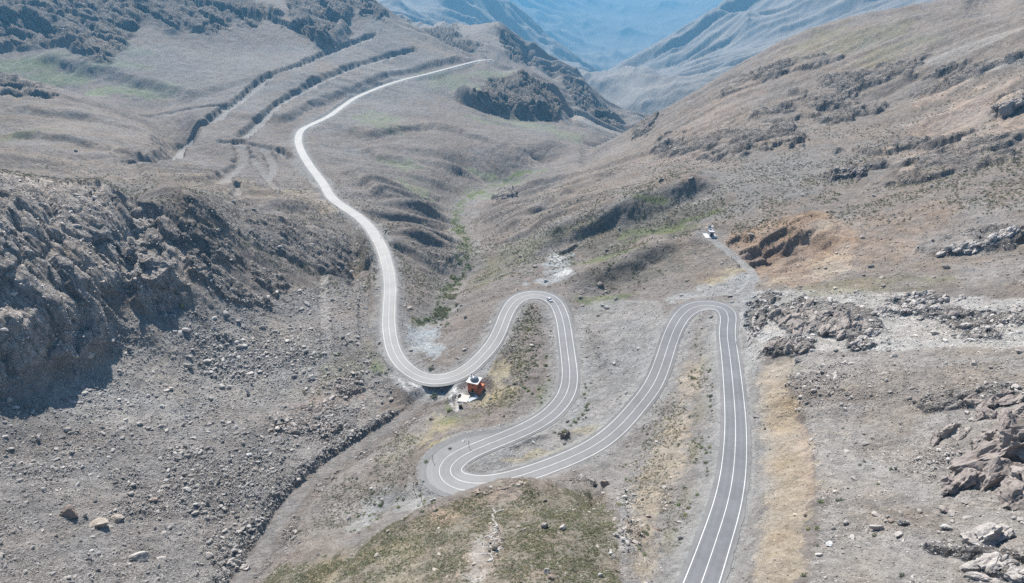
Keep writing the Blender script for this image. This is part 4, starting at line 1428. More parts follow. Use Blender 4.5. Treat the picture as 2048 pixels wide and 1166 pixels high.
outcrop('rock_outcrop', 'broad brown rock outcrop of leaning slabs right of the upper hairpin', 'rock outcrop',
        cluster([(1570, 630, 24, 14), (1610, 620, 26, 14), (1650, 628, 26, 16), (1690, 640, 26, 18), (1725, 655, 22, 12), (1670, 660, 26, 12), (1600, 655, 24, 8)], 52, 1.3, 4.2, 38, -22, 5), 'rockbrown', rough=.16)
outcrop('rock_outcrop', 'dark brown rock knob beside the road below the broad outcrop', 'rock outcrop',
        cluster([(1560, 692, 20, 6), (1590, 694, 22, 6)], 14, 1.4, 3.2, 30, -14, 6), 'rockbrown', rough=.18)
outcrop('rock_outcrop', 'rock knot on the right end of the brown slab outcrop', 'rock outcrop',
        cluster([(1720, 688, 20, 8), (1745, 668, 16, 6)], 10, 1.0, 2.6, 35, -18, 7), 'rock', rough=.18)
outcrop('rock_outcrop', 'grey broken ledges on the pale bench above the gravel flat', 'rock outcrop',
        cluster([(1800, 606, 30, 8), (1850, 612, 30, 8), (1830, 590, 40, 6), (1780, 622, 30, 6), (1900, 600, 30, 6)], 26, .9, 2.6, 25, -14, 9), 'rock', rough=.18)
outcrop('rock_outcrop', 'dark rocks on the right edge of the pale bench', 'rock outcrop',
        cluster([(2010, 640, 36, 10), (1985, 655, 24, 6), (2040, 620, 20, 8)], 14, .8, 2.0, 25, -14, 10), 'rock', rough=.18)
outcrop('rock_outcrop', 'stony bank where the slab outcrop meets the upper hairpin', 'rock outcrop',
        cluster([(1515, 640, 12, 26), (1530, 605, 20, 10), (1505, 670, 8, 16)], 20, .7, 2.0, 45, -24, 12), 'rock', rough=.16)
outcrop('rock_outcrop', 'dark lumpy outcrop high on the slope near the right edge', 'rock outcrop',
        cluster([(1960, 488, 30, 10), (1990, 480, 30, 12), (1930, 498, 26, 8), (1905, 500, 20, 6), (2020, 470, 20, 8)], 34, 1.4, 4.0, 20, -14, 13), 'rock', rough=.2)
outcrop('rock_outcrop', 'small dark outcrop on the hillside left of the pale scar', 'rock outcrop',
        cluster([(1690, 347, 18, 6), (1710, 343, 12, 5)], 10, 1.6, 4.0, 30, -14, 14), 'rockbrown', rough=.2)
outcrop('rock_outcrop', 'isolated ledge at the foot of the hill above the green stream', 'rock outcrop',
        cluster([(1003, 394, 10, 3), (1020, 389, 10, 3)], 8, 2.0, 4.2, 20, -14, 15), 'rockbrown', rough=.2)
outcrop('rock_outcrop', 'brown rock with a dark hollow near the pale scar', 'rock outcrop',
        [(2016, 222, (8, 4, 6), R(20), R(-10)), (2030, 210, (7, 4, 4), R(20), R(-10)), (1995, 215, (5, 3, 3), R(20), R(-10))], 'rockbrown', rough=.2)
outcrop('rock_outcrop', 'reddish brown rocks on the scree left of the track', 'rock outcrop',
        cluster([(588, 862, 10, 8), (640, 862, 14, 8), (665, 858, 12, 7), (612, 852, 12, 6), (690, 775, 20, 12)], 18, .9, 2.1, 10, -8, 16), 'rockbrown', rough=.16)
outcrop('rock_outcrop', 'knobbly grey rock cluster near the lower end of the gully track', 'rock outcrop',
        cluster([(470, 1115, 16, 12), (485, 1132, 14, 10), (455, 1125, 12, 10)], 12, .8, 2.2, 10, -8, 17), 'rock', rough=.18)
outcrop('rock_outcrop', 'crumbly rocky crest where the near spur hides the lower hairpin', 'rock outcrop',
        cluster([(990, 975, 26, 7), (1020, 968, 22, 5), (960, 984, 14, 5), (1050, 966, 18, 4)], 26, .35, .95, 10, -8, 18), 'pink', rough=.16)
outcrop('rock_outcrop', 'pale crumbly rib running down the middle of the near spur', 'rock outcrop',
        cluster([(990, 1085, 14, 12), (985, 1060, 10, 16), (995, 1030, 12, 14), (975, 1115, 16, 10)], 26, .25, .8, 10, -8, 19), 'pale', rough=.16)

# single boulders: pixel, half sizes in metres, colour, label
BOUL = [
    (197, 1052, (4.0, 3.0, 2.2), 'tanrock', 'largest tan boulder on the scree with a dark shadow below it'),
    (140, 1030, (3.4, 2.6, 2.6), 'rust', 'blocky reddish boulder just left of the largest tan boulder'),
    (236, 1040, (2.6, 2.0, 1.2), 'tanrock', 'low tan boulder just right of the largest tan boulder'),
    (281, 1116, (3.6, 2.4, 2.1), 'rock', 'wide grey boulder on the scree near the bottom of the picture'),
    (323, 1118, (1.8, 1.3, .9), 'rock', 'small grey slab beside the wide grey boulder'),
    (306, 1002, (1.7, 1.3, 1.0), 'pink', 'pinkish boulder below the long flat slab on the scree'),
    (374, 981, (2.1, 1.2, 1.0), 'pale', 'pale flat boulder in the middle of the dark scree'),
    (423, 965, (1.4, 1.3, 1.2), 'pale', 'pale upright boulder right of the flat one on the scree'),
    (328, 1070, (1.9, 1.3, .9), 'rock', 'low grey boulder between the tan boulder and the gully'),
    (418, 1112, (1.9, 1.5, 1.2), 'rock', 'grey boulder left of the knobbly rock cluster'),
    (540, 862, (1.6, 1.1, 1.0), 'rockbrown', 'dark boulder left of the reddish rocks on the scree'),
    (498, 912, (1.6, .9, .8), 'white', 'bright white flat stone on the scree above the gully track'),
    (624, 757, (2.3, 1.9, 1.6), 'pale', 'pale boulder among grass left of the road bend'),
    (443, 775, (2.1, 1.6, 1.3), 'pale', 'pale boulder on the bouldery scree below the cliff'),
    (497, 788, (1.2, 1.1, 1.9), 'pale', 'upright pale stone right of the pale boulder on the scree'),
    (395, 672, (1.3, 1.1, 1.0), 'pale', 'pale stone on smooth scree below the rocky ridge'),
    (505, 678, (1.9, 1.3, .9), 'rock', 'grey stone on the middle of the upper scree'),
    (380, 735, (1.7, 1.3, 1.6), 'rock', 'leaning grey stone in the middle of the boulder field'),
    (1186, 968, (1.5, 1.3, 1.8), 'rockbrown', 'left brown boulder of the pair beside the road'),
    (1211, 970, (1.9, 1.6, 1.7), 'rust', 'right rounded boulder of the pair beside the road'),
    (1206, 988, (.8, .6, .5), 'pale', 'small pale stone just under the pair of brown boulders'),
    (1089, 1056, (1.0, .9, 1.3), 'rock', 'upright dark grey boulder in the grass of the near spur'),
    (1127, 1057, (1.2, .9, .8), 'rock', 'flat grey boulder in the grass of the near spur'),
    (1257, 1058, (1.0, .8, .9), 'rust', 'brownish boulder at the top of the pale stone pile'),
    (1296, 1033, (1.0, .8, .6), 'pink', 'pinkish stone alone on the tan slope'),
    (1247, 1080, (1.1, .9, .7), 'pale', 'largest pale stone in the pile beside the near spur'),
    (1232, 1072, (.9, .7, .7), 'pale', 'pale stone on the left of the pile beside the near spur'),
    (1220, 1109, (.7, .6, .6), 'pale', 'pale stone below the pile at the edge of the grass'),
    (1092, 1146, (.8, .7, .8), 'rock', 'grey stone at the foot of the near spur'),
    (1102, 1157, (.9, .8, .7), 'rust', 'brown stone next to the grey one at the picture bottom'),
    (1201, 1152, (.7, .6, .7), 'pale', 'pale rounded stone low on the grassy slope'),
    (1318, 1060, (.8, .6, .5), 'rust', 'rusty stone on the tan slope left of the near road'),
    (1753, 1058, (1.5, .5, 1.2), 'rock', 'thin upright grey slab on the gravel flat'),
    (1805, 1046, (1.5, 1.0, 1.0), 'rock', 'angular grey boulder right of the upright slab'),
    (1783, 1042, (1.0, .7, .5), 'rust', 'low brown stone between upright slab and angular boulder'),
    (1797, 1070, (1.3, .8, .6), 'rock', 'flat grey stone below the angular boulder'),
    (1893, 1025, (1.9, 1.1, .9), 'rockbrown', 'brown stone at the foot of the big crag'),
    (1892, 1057, (1.5, .9, .8), 'pale', 'pale flat boulder between crag and rounded block'),
    (1839, 918, (1.3, .8, .6), 'rock', 'grey flat boulder left of the leaning fins'),
    (1880, 902, (1.3, .9, .5), 'pale', 'pale slab lying under the leaning fins'),
    (1624, 880, (1.2, .8, .7), 'pale', 'pale slab on the brink of the tan road bank'),
    (1659, 1090, (.9, .7, .7), 'white', 'white stone with a dark side on the gravel flat'),
    (1612, 1028, (.9, .7, .5), 'pink', 'pinkish stone near the lower brink of the tan bank'),
    (1691, 1047, (.9, .7, .5), 'pale', 'pale low stone left of the upright slab'),
    (1596, 722, (2.4, 1.3, .9), 'pale', 'pale flat boulder below the dark brown rock knob'),
    (1905, 632, (2.6, 1.8, 1.8), 'rockbrown', 'dark boulder standing on the pale bench'),
    (1932, 652, (2.2, 1.5, 1.2), 'rock', 'grey boulder downhill of the dark boulder on the bench'),
    (1955, 673, (2.0, 1.3, 1.0), 'rockbrown', 'brown boulder lowest of the row on the bench'),
    (1870, 618, (2.6, 1.8, 1.5), 'rock', 'grey boulder topmost of the row on the bench'),
    (1778, 702, (1.1, .8, .6), 'rockbrown', 'small brown stone on the gravel flat below the outcrop'),
    (1502, 473, (2.4, 1.6, 1.5), 'rockbrown', 'dark boulder in the quarry by its left rim'),
    (1206, 612, (1.6, 1.4, 1.4), 'rock', 'grey stone in the green gully between the hairpins'),
    (1200, 570, (2.6, 1.8, 1.8), 'rockbrown', 'dark boulder on the dark slope between the hairpins'),
    (930, 700, (2.0, 1.2, 1.0), 'pale', 'pale boulder on the verge beside the climbing road'),
    (153, 304, (2.4, 1.8, 1.8), 'bank', 'lone black boulder on the smooth left hillside'),
]
for k, (px, py, size, colr, label) in enumerate(BOUL):
    p = place(px, py)
    rs = np.random.RandomState(500 + k)
    V = facets(ICO[4][0], rs, 14, .5, .88) * np.array(size)
    V = V @ rot_m(0, rs.uniform(-.2, .2), rs.uniform(-.5, .5)).T
    d = crag(V[:, 0] + 9 * k, V[:, 1], V[:, 2], max(size) * .7, k % 6) * .13 * np.mean(size)
    V = V + V / (np.linalg.norm(V, axis=1, keepdims=True) + 1e-6) * d[:, None] + (0, 0, size[2] * .45)
    tone = 1 + .12 * NZ[2].n3(*(V / 1.1 + 3 * k).T)
    o = link('boulder', tri_mesh('boulder', V, ICO[4][1], np.array(COLOURS[colr])[None] * tone[:, None]), mats=(M_STONE,))
    o.location = Vector(p + CAMV)
    tag(o, label, 'boulder')

# loose stones nobody could count: one object, drawn from the ground's own stone cover
area = np.zeros(PX.shape)
e1 = np.stack([np.diff(q, axis=0)[:, :-1] for q in (PX, PY, PZ)], -1)
e2 = np.stack([np.diff(q, axis=1)[:-1] for q in (PX, PY, PZ)], -1)
area[:-1, :-1] = np.linalg.norm(np.cross(e1, e2), axis=-1)
inview = (np.abs(u1) < math.radians(47))[:, None] & (RR > 80)


def scatter(weight, n, seed, reach):
    w = (weight * area * inview * ss(reach, reach * .35, RR) * np.clip(260 / RR, .25, 1.6)).reshape(-1)
    rs = np.random.RandomState(seed)
    c = np.cumsum(w)
    idx = np.searchsorted(c, rs.rand(n) * c[-1])
    return np.unique(idx), rs


def instance_mesh(protos, P, S3, RZ, TX, Ct):
    """bake many small copies into arrays; protos: list of (V, F)"""
    Vo, Fo, Co, off = [], [], [], 0
    which = np.random.RandomState(1).randint(len(protos), size=len(P))
    for k, (V, F) in enumerate(protos):
        m = np.nonzero(which == k)[0]
        if not len(m):
            continue
        v = V[None] * S3[m][:, None, :]
        c, s_ = np.cos(TX[m])[:, None], np.sin(TX[m])[:, None]
        x, z = v[..., 0] * c + v[..., 2] * s_, -v[..., 0] * s_ + v[..., 2] * c
        c, s_ = np.cos(RZ[m])[:, None], np.sin(RZ[m])[:, None]
        x, y = x * c - v[..., 1] * s_, x * s_ + v[..., 1] * c
        w = np.stack([x, y, z], -1) + P[m][:, None, :]
        Vo.append(w.reshape(-1, 3))
        Fo.append((F[None] + (np.arange(len(m)) * len(V))[:, None, None] + off).reshape(-1, F.shape[1]))
        Co.append(np.repeat(Ct[m], len(V), 0))
        off += len(m) * len(V)
    return np.concatenate(Vo), np.concatenate(Fo), np.concatenate(Co)


rsx = np.random.RandomState(77)
small = [(facets(ICO[1][0], np.random.RandomState(k), 3, .5, .8), ICO[1][1]) for k in range(8)]
large = [(facets(ICO[2][0], np.random.RandomState(40 + k), 8, .45, .85), ICO[2][1]) for k in range(8)]
for name, n, reach, lo, hi, pw, protos, seed in (('loose_stones', 150000, 620, .10, .42, 2.0, small, 1), ('rubble', 6500, 620, .35, 1.3, 3.4, large, 2)):
    idx, rs = scatter(np.clip(K['rub'], 0, 1.3) ** 1.3 + .05 * (1 - K['flat']), n, seed, reach)
    P = np.stack([PX.reshape(-1)[idx], PY.reshape(-1)[idx], PZ.reshape(-1)[idx] + CAMZ], -1)
    sz = (lo + (hi - lo) * rs.rand(len(idx)) ** pw) * np.clip(RR.reshape(-1)[idx] / 230, .75, 1.7)
    S3 = sz[:, None] * np.stack([rs.uniform(.8, 1.4, len(idx)), rs.uniform(.6, 1.0, len(idx)), rs.uniform(.4, .8, len(idx))], 1)
    P[:, 2] += S3[:, 2] * .3
    tone = rs.uniform(.7, 1.75, len(idx))
    Ct = np.clip(.6 * C.reshape(-1, 3)[idx] + .4 * np.array(COLOURS['scree']), 0, .7) * tone[:, None]
    V, F, Cv = instance_mesh(protos, P, S3, rs.rand(len(idx)) * 6.28, rs.uniform(-.4, .4, len(idx)), Ct)
    tag(link(name, tri_mesh(name, V, F, Cv), mats=(M_STONE,)), kind='stuff')


# ---------------------------------------------------------------- plants
def leaf_tuft(n, seed, leaf=.38):
    """dome of many small leaves around a short woody base"""
    rs = np.random.RandomState(seed)
    V, F = [], []
    for k in range(n):
        th, ph = rs.rand() * 6.28, math.acos(rs.rand() * .95)
        r = rs.uniform(.45, 1.0)
        c = np.array((math.cos(th) * math.sin(ph), math.sin(th) * math.sin(ph), math.cos(ph))) * r
        a = rs.randn(3)
        a /= np.linalg.norm(a)
        b = np.cross(a, c + .01)
        b /= np.linalg.norm(b)
        o = len(V)
        V += [c - a * leaf, c + a * leaf, c + b * leaf * .6, ]
        F.append((o, o + 1, o + 2))
    return np.array(V), np.array(F)


def plant_material(name):
    m, t, b = nodes(name, .8, .2)
    c = N(t, 'ShaderNodeVertexColor', layer_name='soil').outputs[0]
    L(t, c, b.inputs['Base Color'])
    return m


M_PLANT = plant_material('dry_scrub_leaves')
tufts = [leaf_tuft(16, k, .5) for k in range(6)]
idx, rs = scatter(np.clip(K['veg'] - .2, 0, 1) ** 1.1, 64000, 5, 760)
P = np.stack([PX.reshape(-1)[idx], PY.reshape(-1)[idx], PZ.reshape(-1)[idx] + CAMZ], -1)
sz = rs.uniform(.22, .62, len(idx)) * np.clip(RR.reshape(-1)[idx] / 230, .7, 1.6)
S3 = np.stack([sz, sz, sz * .75], 1)
pal = np.array([(.155, .15, .085), (.12, .135, .07), (.20, .18, .11), (.10, .12, .055)])
gsel = K['veg'].reshape(-1)[idx] > .9
Ct = pal[rs.randint(0, 4, len(idx))] * rs.uniform(.7, 1.2, len(idx))[:, None]
V, F, Cv = instance_mesh(tufts, P, S3, rs.rand(len(idx)) * 6.28, np.zeros(len(idx)), Ct)
tag(link('low_scrub', tri_mesh('low_scrub', V, F, Cv), mats=(M_PLANT,)), kind='stuff')

SHV, SHF = leaf_tuft(90, 21, .26)
stem_v = np.array([(math.cos(a) * r, math.sin(a) * r, z) for z, r in ((-.3, .09), (.35, .05)) for a in (0, 2.1, 4.2)])
stem_f = np.array([(0, 1, 4), (0, 4, 3), (1, 2, 5), (1, 5, 4), (2, 0, 3), (2, 3, 5)])
shrub_meshes = {}
for nm, colr in (('green', (.12, .17, .045)), ('dark', (.065, .095, .045)), ('yellow', (.22, .22, .06)), ('grey', (.16, .165, .11))):
    tone = np.repeat(np.random.RandomState(3).uniform(.6, 1.3, len(SHF)), 3)
    shrub_meshes[nm] = (tri_mesh('foliage_' + nm, SHV, SHF, np.array(colr)[None] * tone[:, None]),
                        tri_mesh('stem_' + nm, stem_v, stem_f, np.tile(np.array((.12, .09, .06)), (6, 1))))
    for q in shrub_meshes[nm]:
        q.materials.append(M_PLANT)


def shrub(px, py, size, kind, label, group=None, squash=.8):
    p = place(px, py)
    e = bpy.data.objects.new('shrub', None)
    COL.objects.link(e)
    e.location = Vector(p + CAMV)
    e.rotation_euler = (0, 0, (px * 7.13) % 6.28)
    e.scale = (size, size, size * squash)
    tag(e, label, 'shrub', group)
    for nm, me in zip(('foliage', 'stem'), shrub_meshes[kind]):
        o = bpy.data.objects.new(nm, me)
        COL.objects.link(o)
        o.parent = e


ONE = [(868, 794, 2.4, 'dark', 'large dark bush at the top of the gully track beside the white spill'), (862, 738, 1.9, 'dark', 'dark bush on the inside verge of the bend by the mud pan'),
       (899, 822, 1.7, 'green', 'green bush below the foot of the white spill'), (852, 924, 1.1, 'green', 'green bush on the brink outside the lower hairpin'),
       (900, 898, 1.0, 'dark', 'dark bush on the outer verge above the lower hairpin'), (1641, 1006, .85, 'green', 'larger green cushion near the tan bank'), (1675, 1001, .7, 'dark', 'left cushion of the dark twin shrubs on the gravel flat'),
       (1684, 1000, .75, 'dark', 'right cushion of the dark twin shrubs on the gravel flat'), (1634, 1058, .75, 'green', 'bright green cushion, right one of the lower pair'), (1616, 1059, .7, 'yellow', 'yellowish cushion, left one of the lower pair'),
       (1729, 923, .6, 'dark', 'upper dark shrub in the middle of the gravel flat'), (1720, 931, .7, 'dark', 'dark shrub just below the upper one on the gravel flat'), (1782, 938, .7, 'dark', 'dark shrub among stones left of the big crag'),
       (1756, 968, .55, 'green', 'tiny green shrub alone above the upright slab'), (1749, 1072, .7, 'dark', 'dark shrub just below the upright grey slab'), (1635, 1091, .6, 'dark', 'dark shrub left of the white stone'),
       (1607, 1151, .75, 'dark', 'dark shrub at the bottom of the tan bank'), (1804, 1151, .7, 'dark', 'dark shrub low on the gravel flat right of the tan bank'), (1686, 857, .6, 'dark', 'dark shrub on the upper gravel flat'),
       (363, 612, 1.6, 'green', 'green bush at the foot of the big cliff'), (1196, 632, 1.4, 'dark', 'dark green bush in the gully between the hairpins'), (1239, 1011, 1.0, 'yellow', 'yellow-green bush under the pair of brown boulders')]
for px, py, s_, kd, lb in ONE:
    shrub(px, py, s_, kd, lb)
SETS = [('green and dark cushion shrub inside the loop of the first hairpin', 'shrubs inside the first hairpin loop', [(1060, 640, 18, 20), (1075, 690, 22, 40), (1050, 730, 26, 40), (1040, 780, 30, 26), (1090, 760, 14, 40)], 62, .5, 1.25),
        ('small bright shrub in the ditch outside the middle road leg', 'shrubs in the ditch outside the middle leg', [(1172, 800, 6, 24), (1150, 845, 14, 10), (1120, 868, 20, 6), (1165, 830, 8, 12)], 26, .5, 1.1),
        ('dark shrub in the row left of the right-hand road leg', 'shrubs left of the right-hand leg', [(1418, 730, 7, 30), (1422, 790, 6, 36), (1425, 850, 6, 40), (1415, 930, 8, 40), (1400, 700, 10, 20), (1388, 740, 14, 20), (1380, 1000, 16, 30)], 52, .45, .95),
        ('small shrub on the grey and tan slope between the road legs', 'shrubs on the slope between the road legs', [(1300, 960, 50, 30), (1340, 890, 40, 40), (1280, 1080, 30, 40), (1350, 800, 24, 40), (1260, 930, 30, 14)], 44, .35, .8),
        ('dark tuft on the grey slope below the lower hairpin', 'tufts below the lower hairpin', [(820, 960, 24, 26), (790, 1000, 40, 24), (740, 1020, 50, 26), (850, 1010, 20, 14), (720, 1060, 40, 10)], 44, .4, .9),
        ('green shrub beside the valley stream bed', 'shrubs along the stream bed', [(870, 650, 26, 10), (905, 620, 16, 20), (900, 575, 12, 20), (935, 525, 10, 20), (925, 470, 8, 24), (880, 640, 30, 8)], 40, .8, 1.7),
        ('green shrub on the stony ground left of the road bend', 'shrubs left of the road bend', [(690, 710, 26, 20), (745, 725, 12, 20), (640, 720, 30, 16), (620, 790, 26, 14), (765, 745, 12, 8)], 30, .5, 1.2)]
for lb, gp, spots, n, lo, hi in SETS:
    rs = np.random.RandomState(n)
    for k in range(n):
        a = spots[rs.randint(len(spots))]
        px, py = a[0] + rs.randn() * a[2] * .6, a[1] + rs.randn() * a[3] * .6
        h_ = hit(px, py)
        if lookup_xy(rd, np.array([h_[0]]), np.array([h_[1]]))[0] < 7:
            continue
        shrub(px, py, rs.uniform(lo, hi), ('green', 'dark', 'yellow', 'grey')[rs.choice(4, p=(.3, .4, .15, .15))], lb, gp)


# ---------------------------------------------------------------- things people built
def plain(name, col, rough=.7, spec=.3, metal=0.0, noise=.12):
    m, t, b = nodes(name, rough, spec)
    b.inputs['Metallic'].default_value = metal
    pos = N(t, 'ShaderNodeTexCoord').outputs['Object']
    n1 = N(t, 'ShaderNodeTexNoise', i_Scale=1.7, i_Detail=6.0, i_Roughness=.65)
    L(t, pos, n1.inputs['Vector'])
    vm = N(t, 'ShaderNodeVectorMath', operation='SCALE')
    vm.inputs[0].default_value = col
    L(t, math_(t, 'MULTIPLY_ADD', n1.outputs[0], noise * 2, 1 - noise), vm.inputs['Scale'])
    L(t, vm.outputs[0], b.inputs['Base Color'])
    return m


MT = dict(orange=plain('orange_render', (.50, .165, .075)), roof=plain('white_roof_concrete', (.60, .59, .57)), dome=plain('grey_dome_sheet', (.20, .22, .26), .4, .5),
          dark=plain('dark_opening', (.02, .018, .018), .6), conc=plain('pale_concrete', (.48, .46, .43)), white=plain('white_paint', (.58, .58, .58), .5), steel=plain('galvanised_steel', (.36, .38, .40), .45, .5, .6),
          brown=plain('dark_brown_boards', (.055, .035, .03)), blue=plain('blue_grey_panel', (.25, .31, .42), .5), car=plain('silver_car_paint', (.62, .63, .65), .28, .5, .3, .02), glass=plain('dark_glass', (.015, .018, .022), .08, .6, 0, .02),
          tyre=plain('black_rubber', (.02, .02, .02)), lamp=plain('lamp_lens', (.6, .6, .58), .2), orange2=plain('faded_orange_render', (.55, .21, .12)), redlamp=plain('red_lens', (.3, .02, .02), .3), wood=plain('weathered_wood_pole', (.10, .085, .07)), step=plain('pale_blue_grey_steps', (.55, .58, .62)))


class MB:
    def __init__(self):
        self.bm = bmesh.new()

    def box(self, lo, hi, bev=0.0, mtx=None):
        g = bmesh.ops.create_cube(self.bm, size=1.0)
        vs = g['verts']
        for v in vs:
            v.co = Vector([lo[i] + (hi[i] - lo[i]) * (v.co[i] + .5) for i in range(3)])
        if bev:
            es = list({e for v in vs for e in v.link_edges})
            g = bmesh.ops.bevel(self.bm, geom=es, offset=bev, segments=2, affect='EDGES', profile=.5)
            vs = list({v for f in g['faces'] for v in f.verts} | {v for v in vs if v.is_valid})
        if mtx is not None:
            bmesh.ops.transform(self.bm, matrix=mtx, verts=[v for v in vs if v.is_valid])
        return self

    def cyl(self, p, r1, r2, h, seg=16, mtx=None):
        m = Matrix.Translation(Vector(p) + Vector((0, 0, h / 2)))
        if mtx is not None:
            m = mtx @ m
        bmesh.ops.create_cone(self.bm, cap_ends=True, segments=seg, radius1=r1, radius2=r2, depth=h, matrix=m)
        return self

    def lathe(self, prof, seg=20, at=(0, 0, 0)):
        rings = []
        for r, z in prof:
            rings.append([self.bm.verts.new((at[0] + r * math.cos(2 * math.pi * k / seg), at[1] + r * math.sin(2 * math.pi * k / seg), at[2] + z)) for k in range(seg)])
        for a, b in zip(rings, rings[1:]):
            for k in range(seg):
                self.bm.faces.new((a[k], a[(k + 1) % seg], b[(k + 1) % seg], b[k]))
        self.bm.faces.new(rings[0][::-1])
        self.bm.faces.new(rings[-1])
        return self

    def prism(self, prof, x0, x1):
        """profile in (y, z) extruded along x"""
        a = [self.bm.verts.new((x0, y, z)) for y, z in prof]
        b = [self.bm.verts.new((x1, y, z)) for y, z in prof]
        n = len(prof)
        for k in range(n):
            self.bm.faces.new((a[k], a[(k + 1) % n], b[(k + 1) % n], b[k]))
        self.bm.faces.new(a[::-1])
        self.bm.faces.new(b)
        return self

    def done(self, name, mat, parent, smooth=False):
        bmesh.ops.recalc_face_normals(self.bm, faces=self.bm.faces)
        me = bpy.data.meshes.new(name)
        self.bm.to_mesh(me)
        self.bm.free()
        for p in me.polygons:
            p.use_smooth = smooth
        return link(name, me, parent, (mat,))


def empty(name, p, rz, label, cat, group=None):
    e = bpy.data.objects.new(name, None)
    COL.objects.link(e)
    e.location = p
    e.rotation_euler = (0, 0, rz)
    return tag(e, label, cat, group)


# domed orange building by the bend: 5.8 m square turned 21 degrees
pb = Vector(place(949, 779)) + Vector((0, 0, CAMZ))
pb.z += .05
bd = empty('domed_building', pb, R(-21), 'orange domed building with a white slab roof beside the lower road bend', 'building')
MB().box((-2.5, -2.5, -1.2), (2.5, 2.5, 5.4), .03).done('wall', MT['orange'], bd)
rf = MB().box((-3.1, -3.1, 5.4), (3.1, 3.1, 5.75), .04).done('roof', MT['roof'], bd)
pr = [(2.15, 0), (2.15, .25)] + [(2.15 * math.cos(a), .25 + 1.75 * math.sin(a)) for a in np.linspace(0, 1.45, 9)]
dm = MB().lathe(pr, 24, (.1, .1, 5.75)).done('dome', MT['dome'], rf, True)
MB().lathe([(.12, 0), (.10, .5), (.2, .6), (.02, .95)], 10, (.1, .1, 7.72)).done('finial', MT['steel'], rf)
MB().cyl((-2.45, 2.2, 5.75), .75, .75, .5, 14).cyl((-2.45, 2.2, 6.25), .45, .45, .9, 12).lathe([(.62, 0), (.55, .3), (.3, .55), (.05, .7)], 12, (-2.45, 2.2, 7.15)).done('turret', MT['roof'], rf)
MB().box((-.35, -2.54, .1), (.65, -2.40, 2.2)).done('door', MT['dark'], bd)
for x in (-1.5, .35):
    wn = MB().box((x - .32, -2.54, 3.7), (x + .32, -2.40, 4.5)).done('window', MT['dark'], bd)
    MB().box((x - .42, -2.60, 3.60), (x + .42, -2.505, 3.69)).done('sill', MT['roof'], wn)
for y in (-1.2, 1.0):
    MB().box((2.40, y - .35, 1.6), (2.54, y + .35, 3.4)).done('window', MT['dark'], bd)
MB().box((-2.62, -2.62, -1.2), (2.62, 2.62, .12)).done('plinth', MT['conc'], bd)
ax = MB()
ax.prism([(-3.9, -1.0), (3.0, -1.0), (3.0, 2.4), (-1.6, 2.4)], 2.62, 4.2)
ax.done('buttress', MT['orange'], bd)
# steps up to the door from the lower left
st_e = empty('outdoor_steps', Vector(place(938, 801)) + Vector((0, 0, CAMZ)), R(-58), 'pale blue-grey steps in the shadow below the orange building', 'steps')
for k in range(7):
    MB().box((-1.1, k * .75 - .5, -.6), (1.1, k * .75 + .1, .22 + k * .12), .02).done('step', MT['step'], st_e)
# concrete yard left of it
yp = Vector(place(928, 796)) + Vector((0, 0, CAMZ))
yard = empty('concrete_yard', yp, R(-12), 'pale concrete slab left of the orange building', 'slab')
MB().box((-2.4, -3.2, -.5), (2.3, 2.7, .10), .03).done('slab', MT['conc'], yard)
MB().box((-2.4, -3.35, -.5), (2.3, -3.2, .42), .02).done('kerb', MT['roof'], yard)
bx = empty('storage_box', Vector(place(921, 816)) + Vector((0, 0, CAMZ)), R(8), 'dark brown upright box at the foot of the white spill', 'box')
MB().box((-.8, -.6, -.3), (.8, .6, 1.9), .04).done('body', MT['brown'], bx)
MB().box((-.95, -.75, 1.9), (.95, .75, 2.02), .02).done('lid', MT['wood'], bx)
tr = empty('water_trough', Vector(place(919, 792)) + Vector((0, 0, CAMZ)), R(70), 'small dark trough standing in the white spill above the box', 'trough')
MB().box((-1.0, -.5, -.2), (1.0, -.35, .6)).box((-1.0, .35, -.2), (1.0, .5, .6)).box((-1.0, -.35, -.2), (-.85, .35, .6)).box((.85, -.35, -.2), (1.0, .35, .6)).done('basin', MT['brown'], tr)
MB().box((-.85, -.35, -.1), (.85, .35, .42)).done('water', MT['glass'], tr)

# hut with masts on the knoll above the upper hairpin
ph_ = Vector(place(1421, 473)) + Vector((0, 0, CAMZ))
hut = empty('relay_hut', ph_, R(2), 'white relay hut with two masts on the knoll above the upper hairpin', 'hut')
MB().box((-3.6, -2.2, -.6), (3.6, 4.6, .25), .03).done('base', MT['white'], hut)
MB().box((-.9, -.6, .25), (1.9, 3.2, 3.4), .03).done('wall', MT['steel'], hut)
MB().box((-1.1, -.8, 3.4), (2.1, 3.4, 3.6), .03).done('roof', MT['white'], hut)
MB().box((-.2, -.66, .3), (.9, -.6, 2.4)).done('door', MT['dark'], hut)
for x in (-1.0, 2.0):
    MB().cyl((x, 3.6, .2), .16, .12, 7.2, 8).done('mast', MT['white'], hut)
MB().box((-1.0, 3.52, 5.1), (2.0, 3.68, 5.3)).box((-1.0, 3.52, 3.9), (2.0, 3.68, 4.05)).done('crossbar', MT['white'], hut)
MB().box((-.8, 3.5, 4.1), (.9, 3.56, 5.9)).done('panel', MT['blue'], hut)
MB().lathe([(.1, 0), (.5, .12), (.8, .35), (.78, .38), (.1, .16)], 16, (1.5, 3.3, 5.3)).done('dish', MT['white'], hut, True)

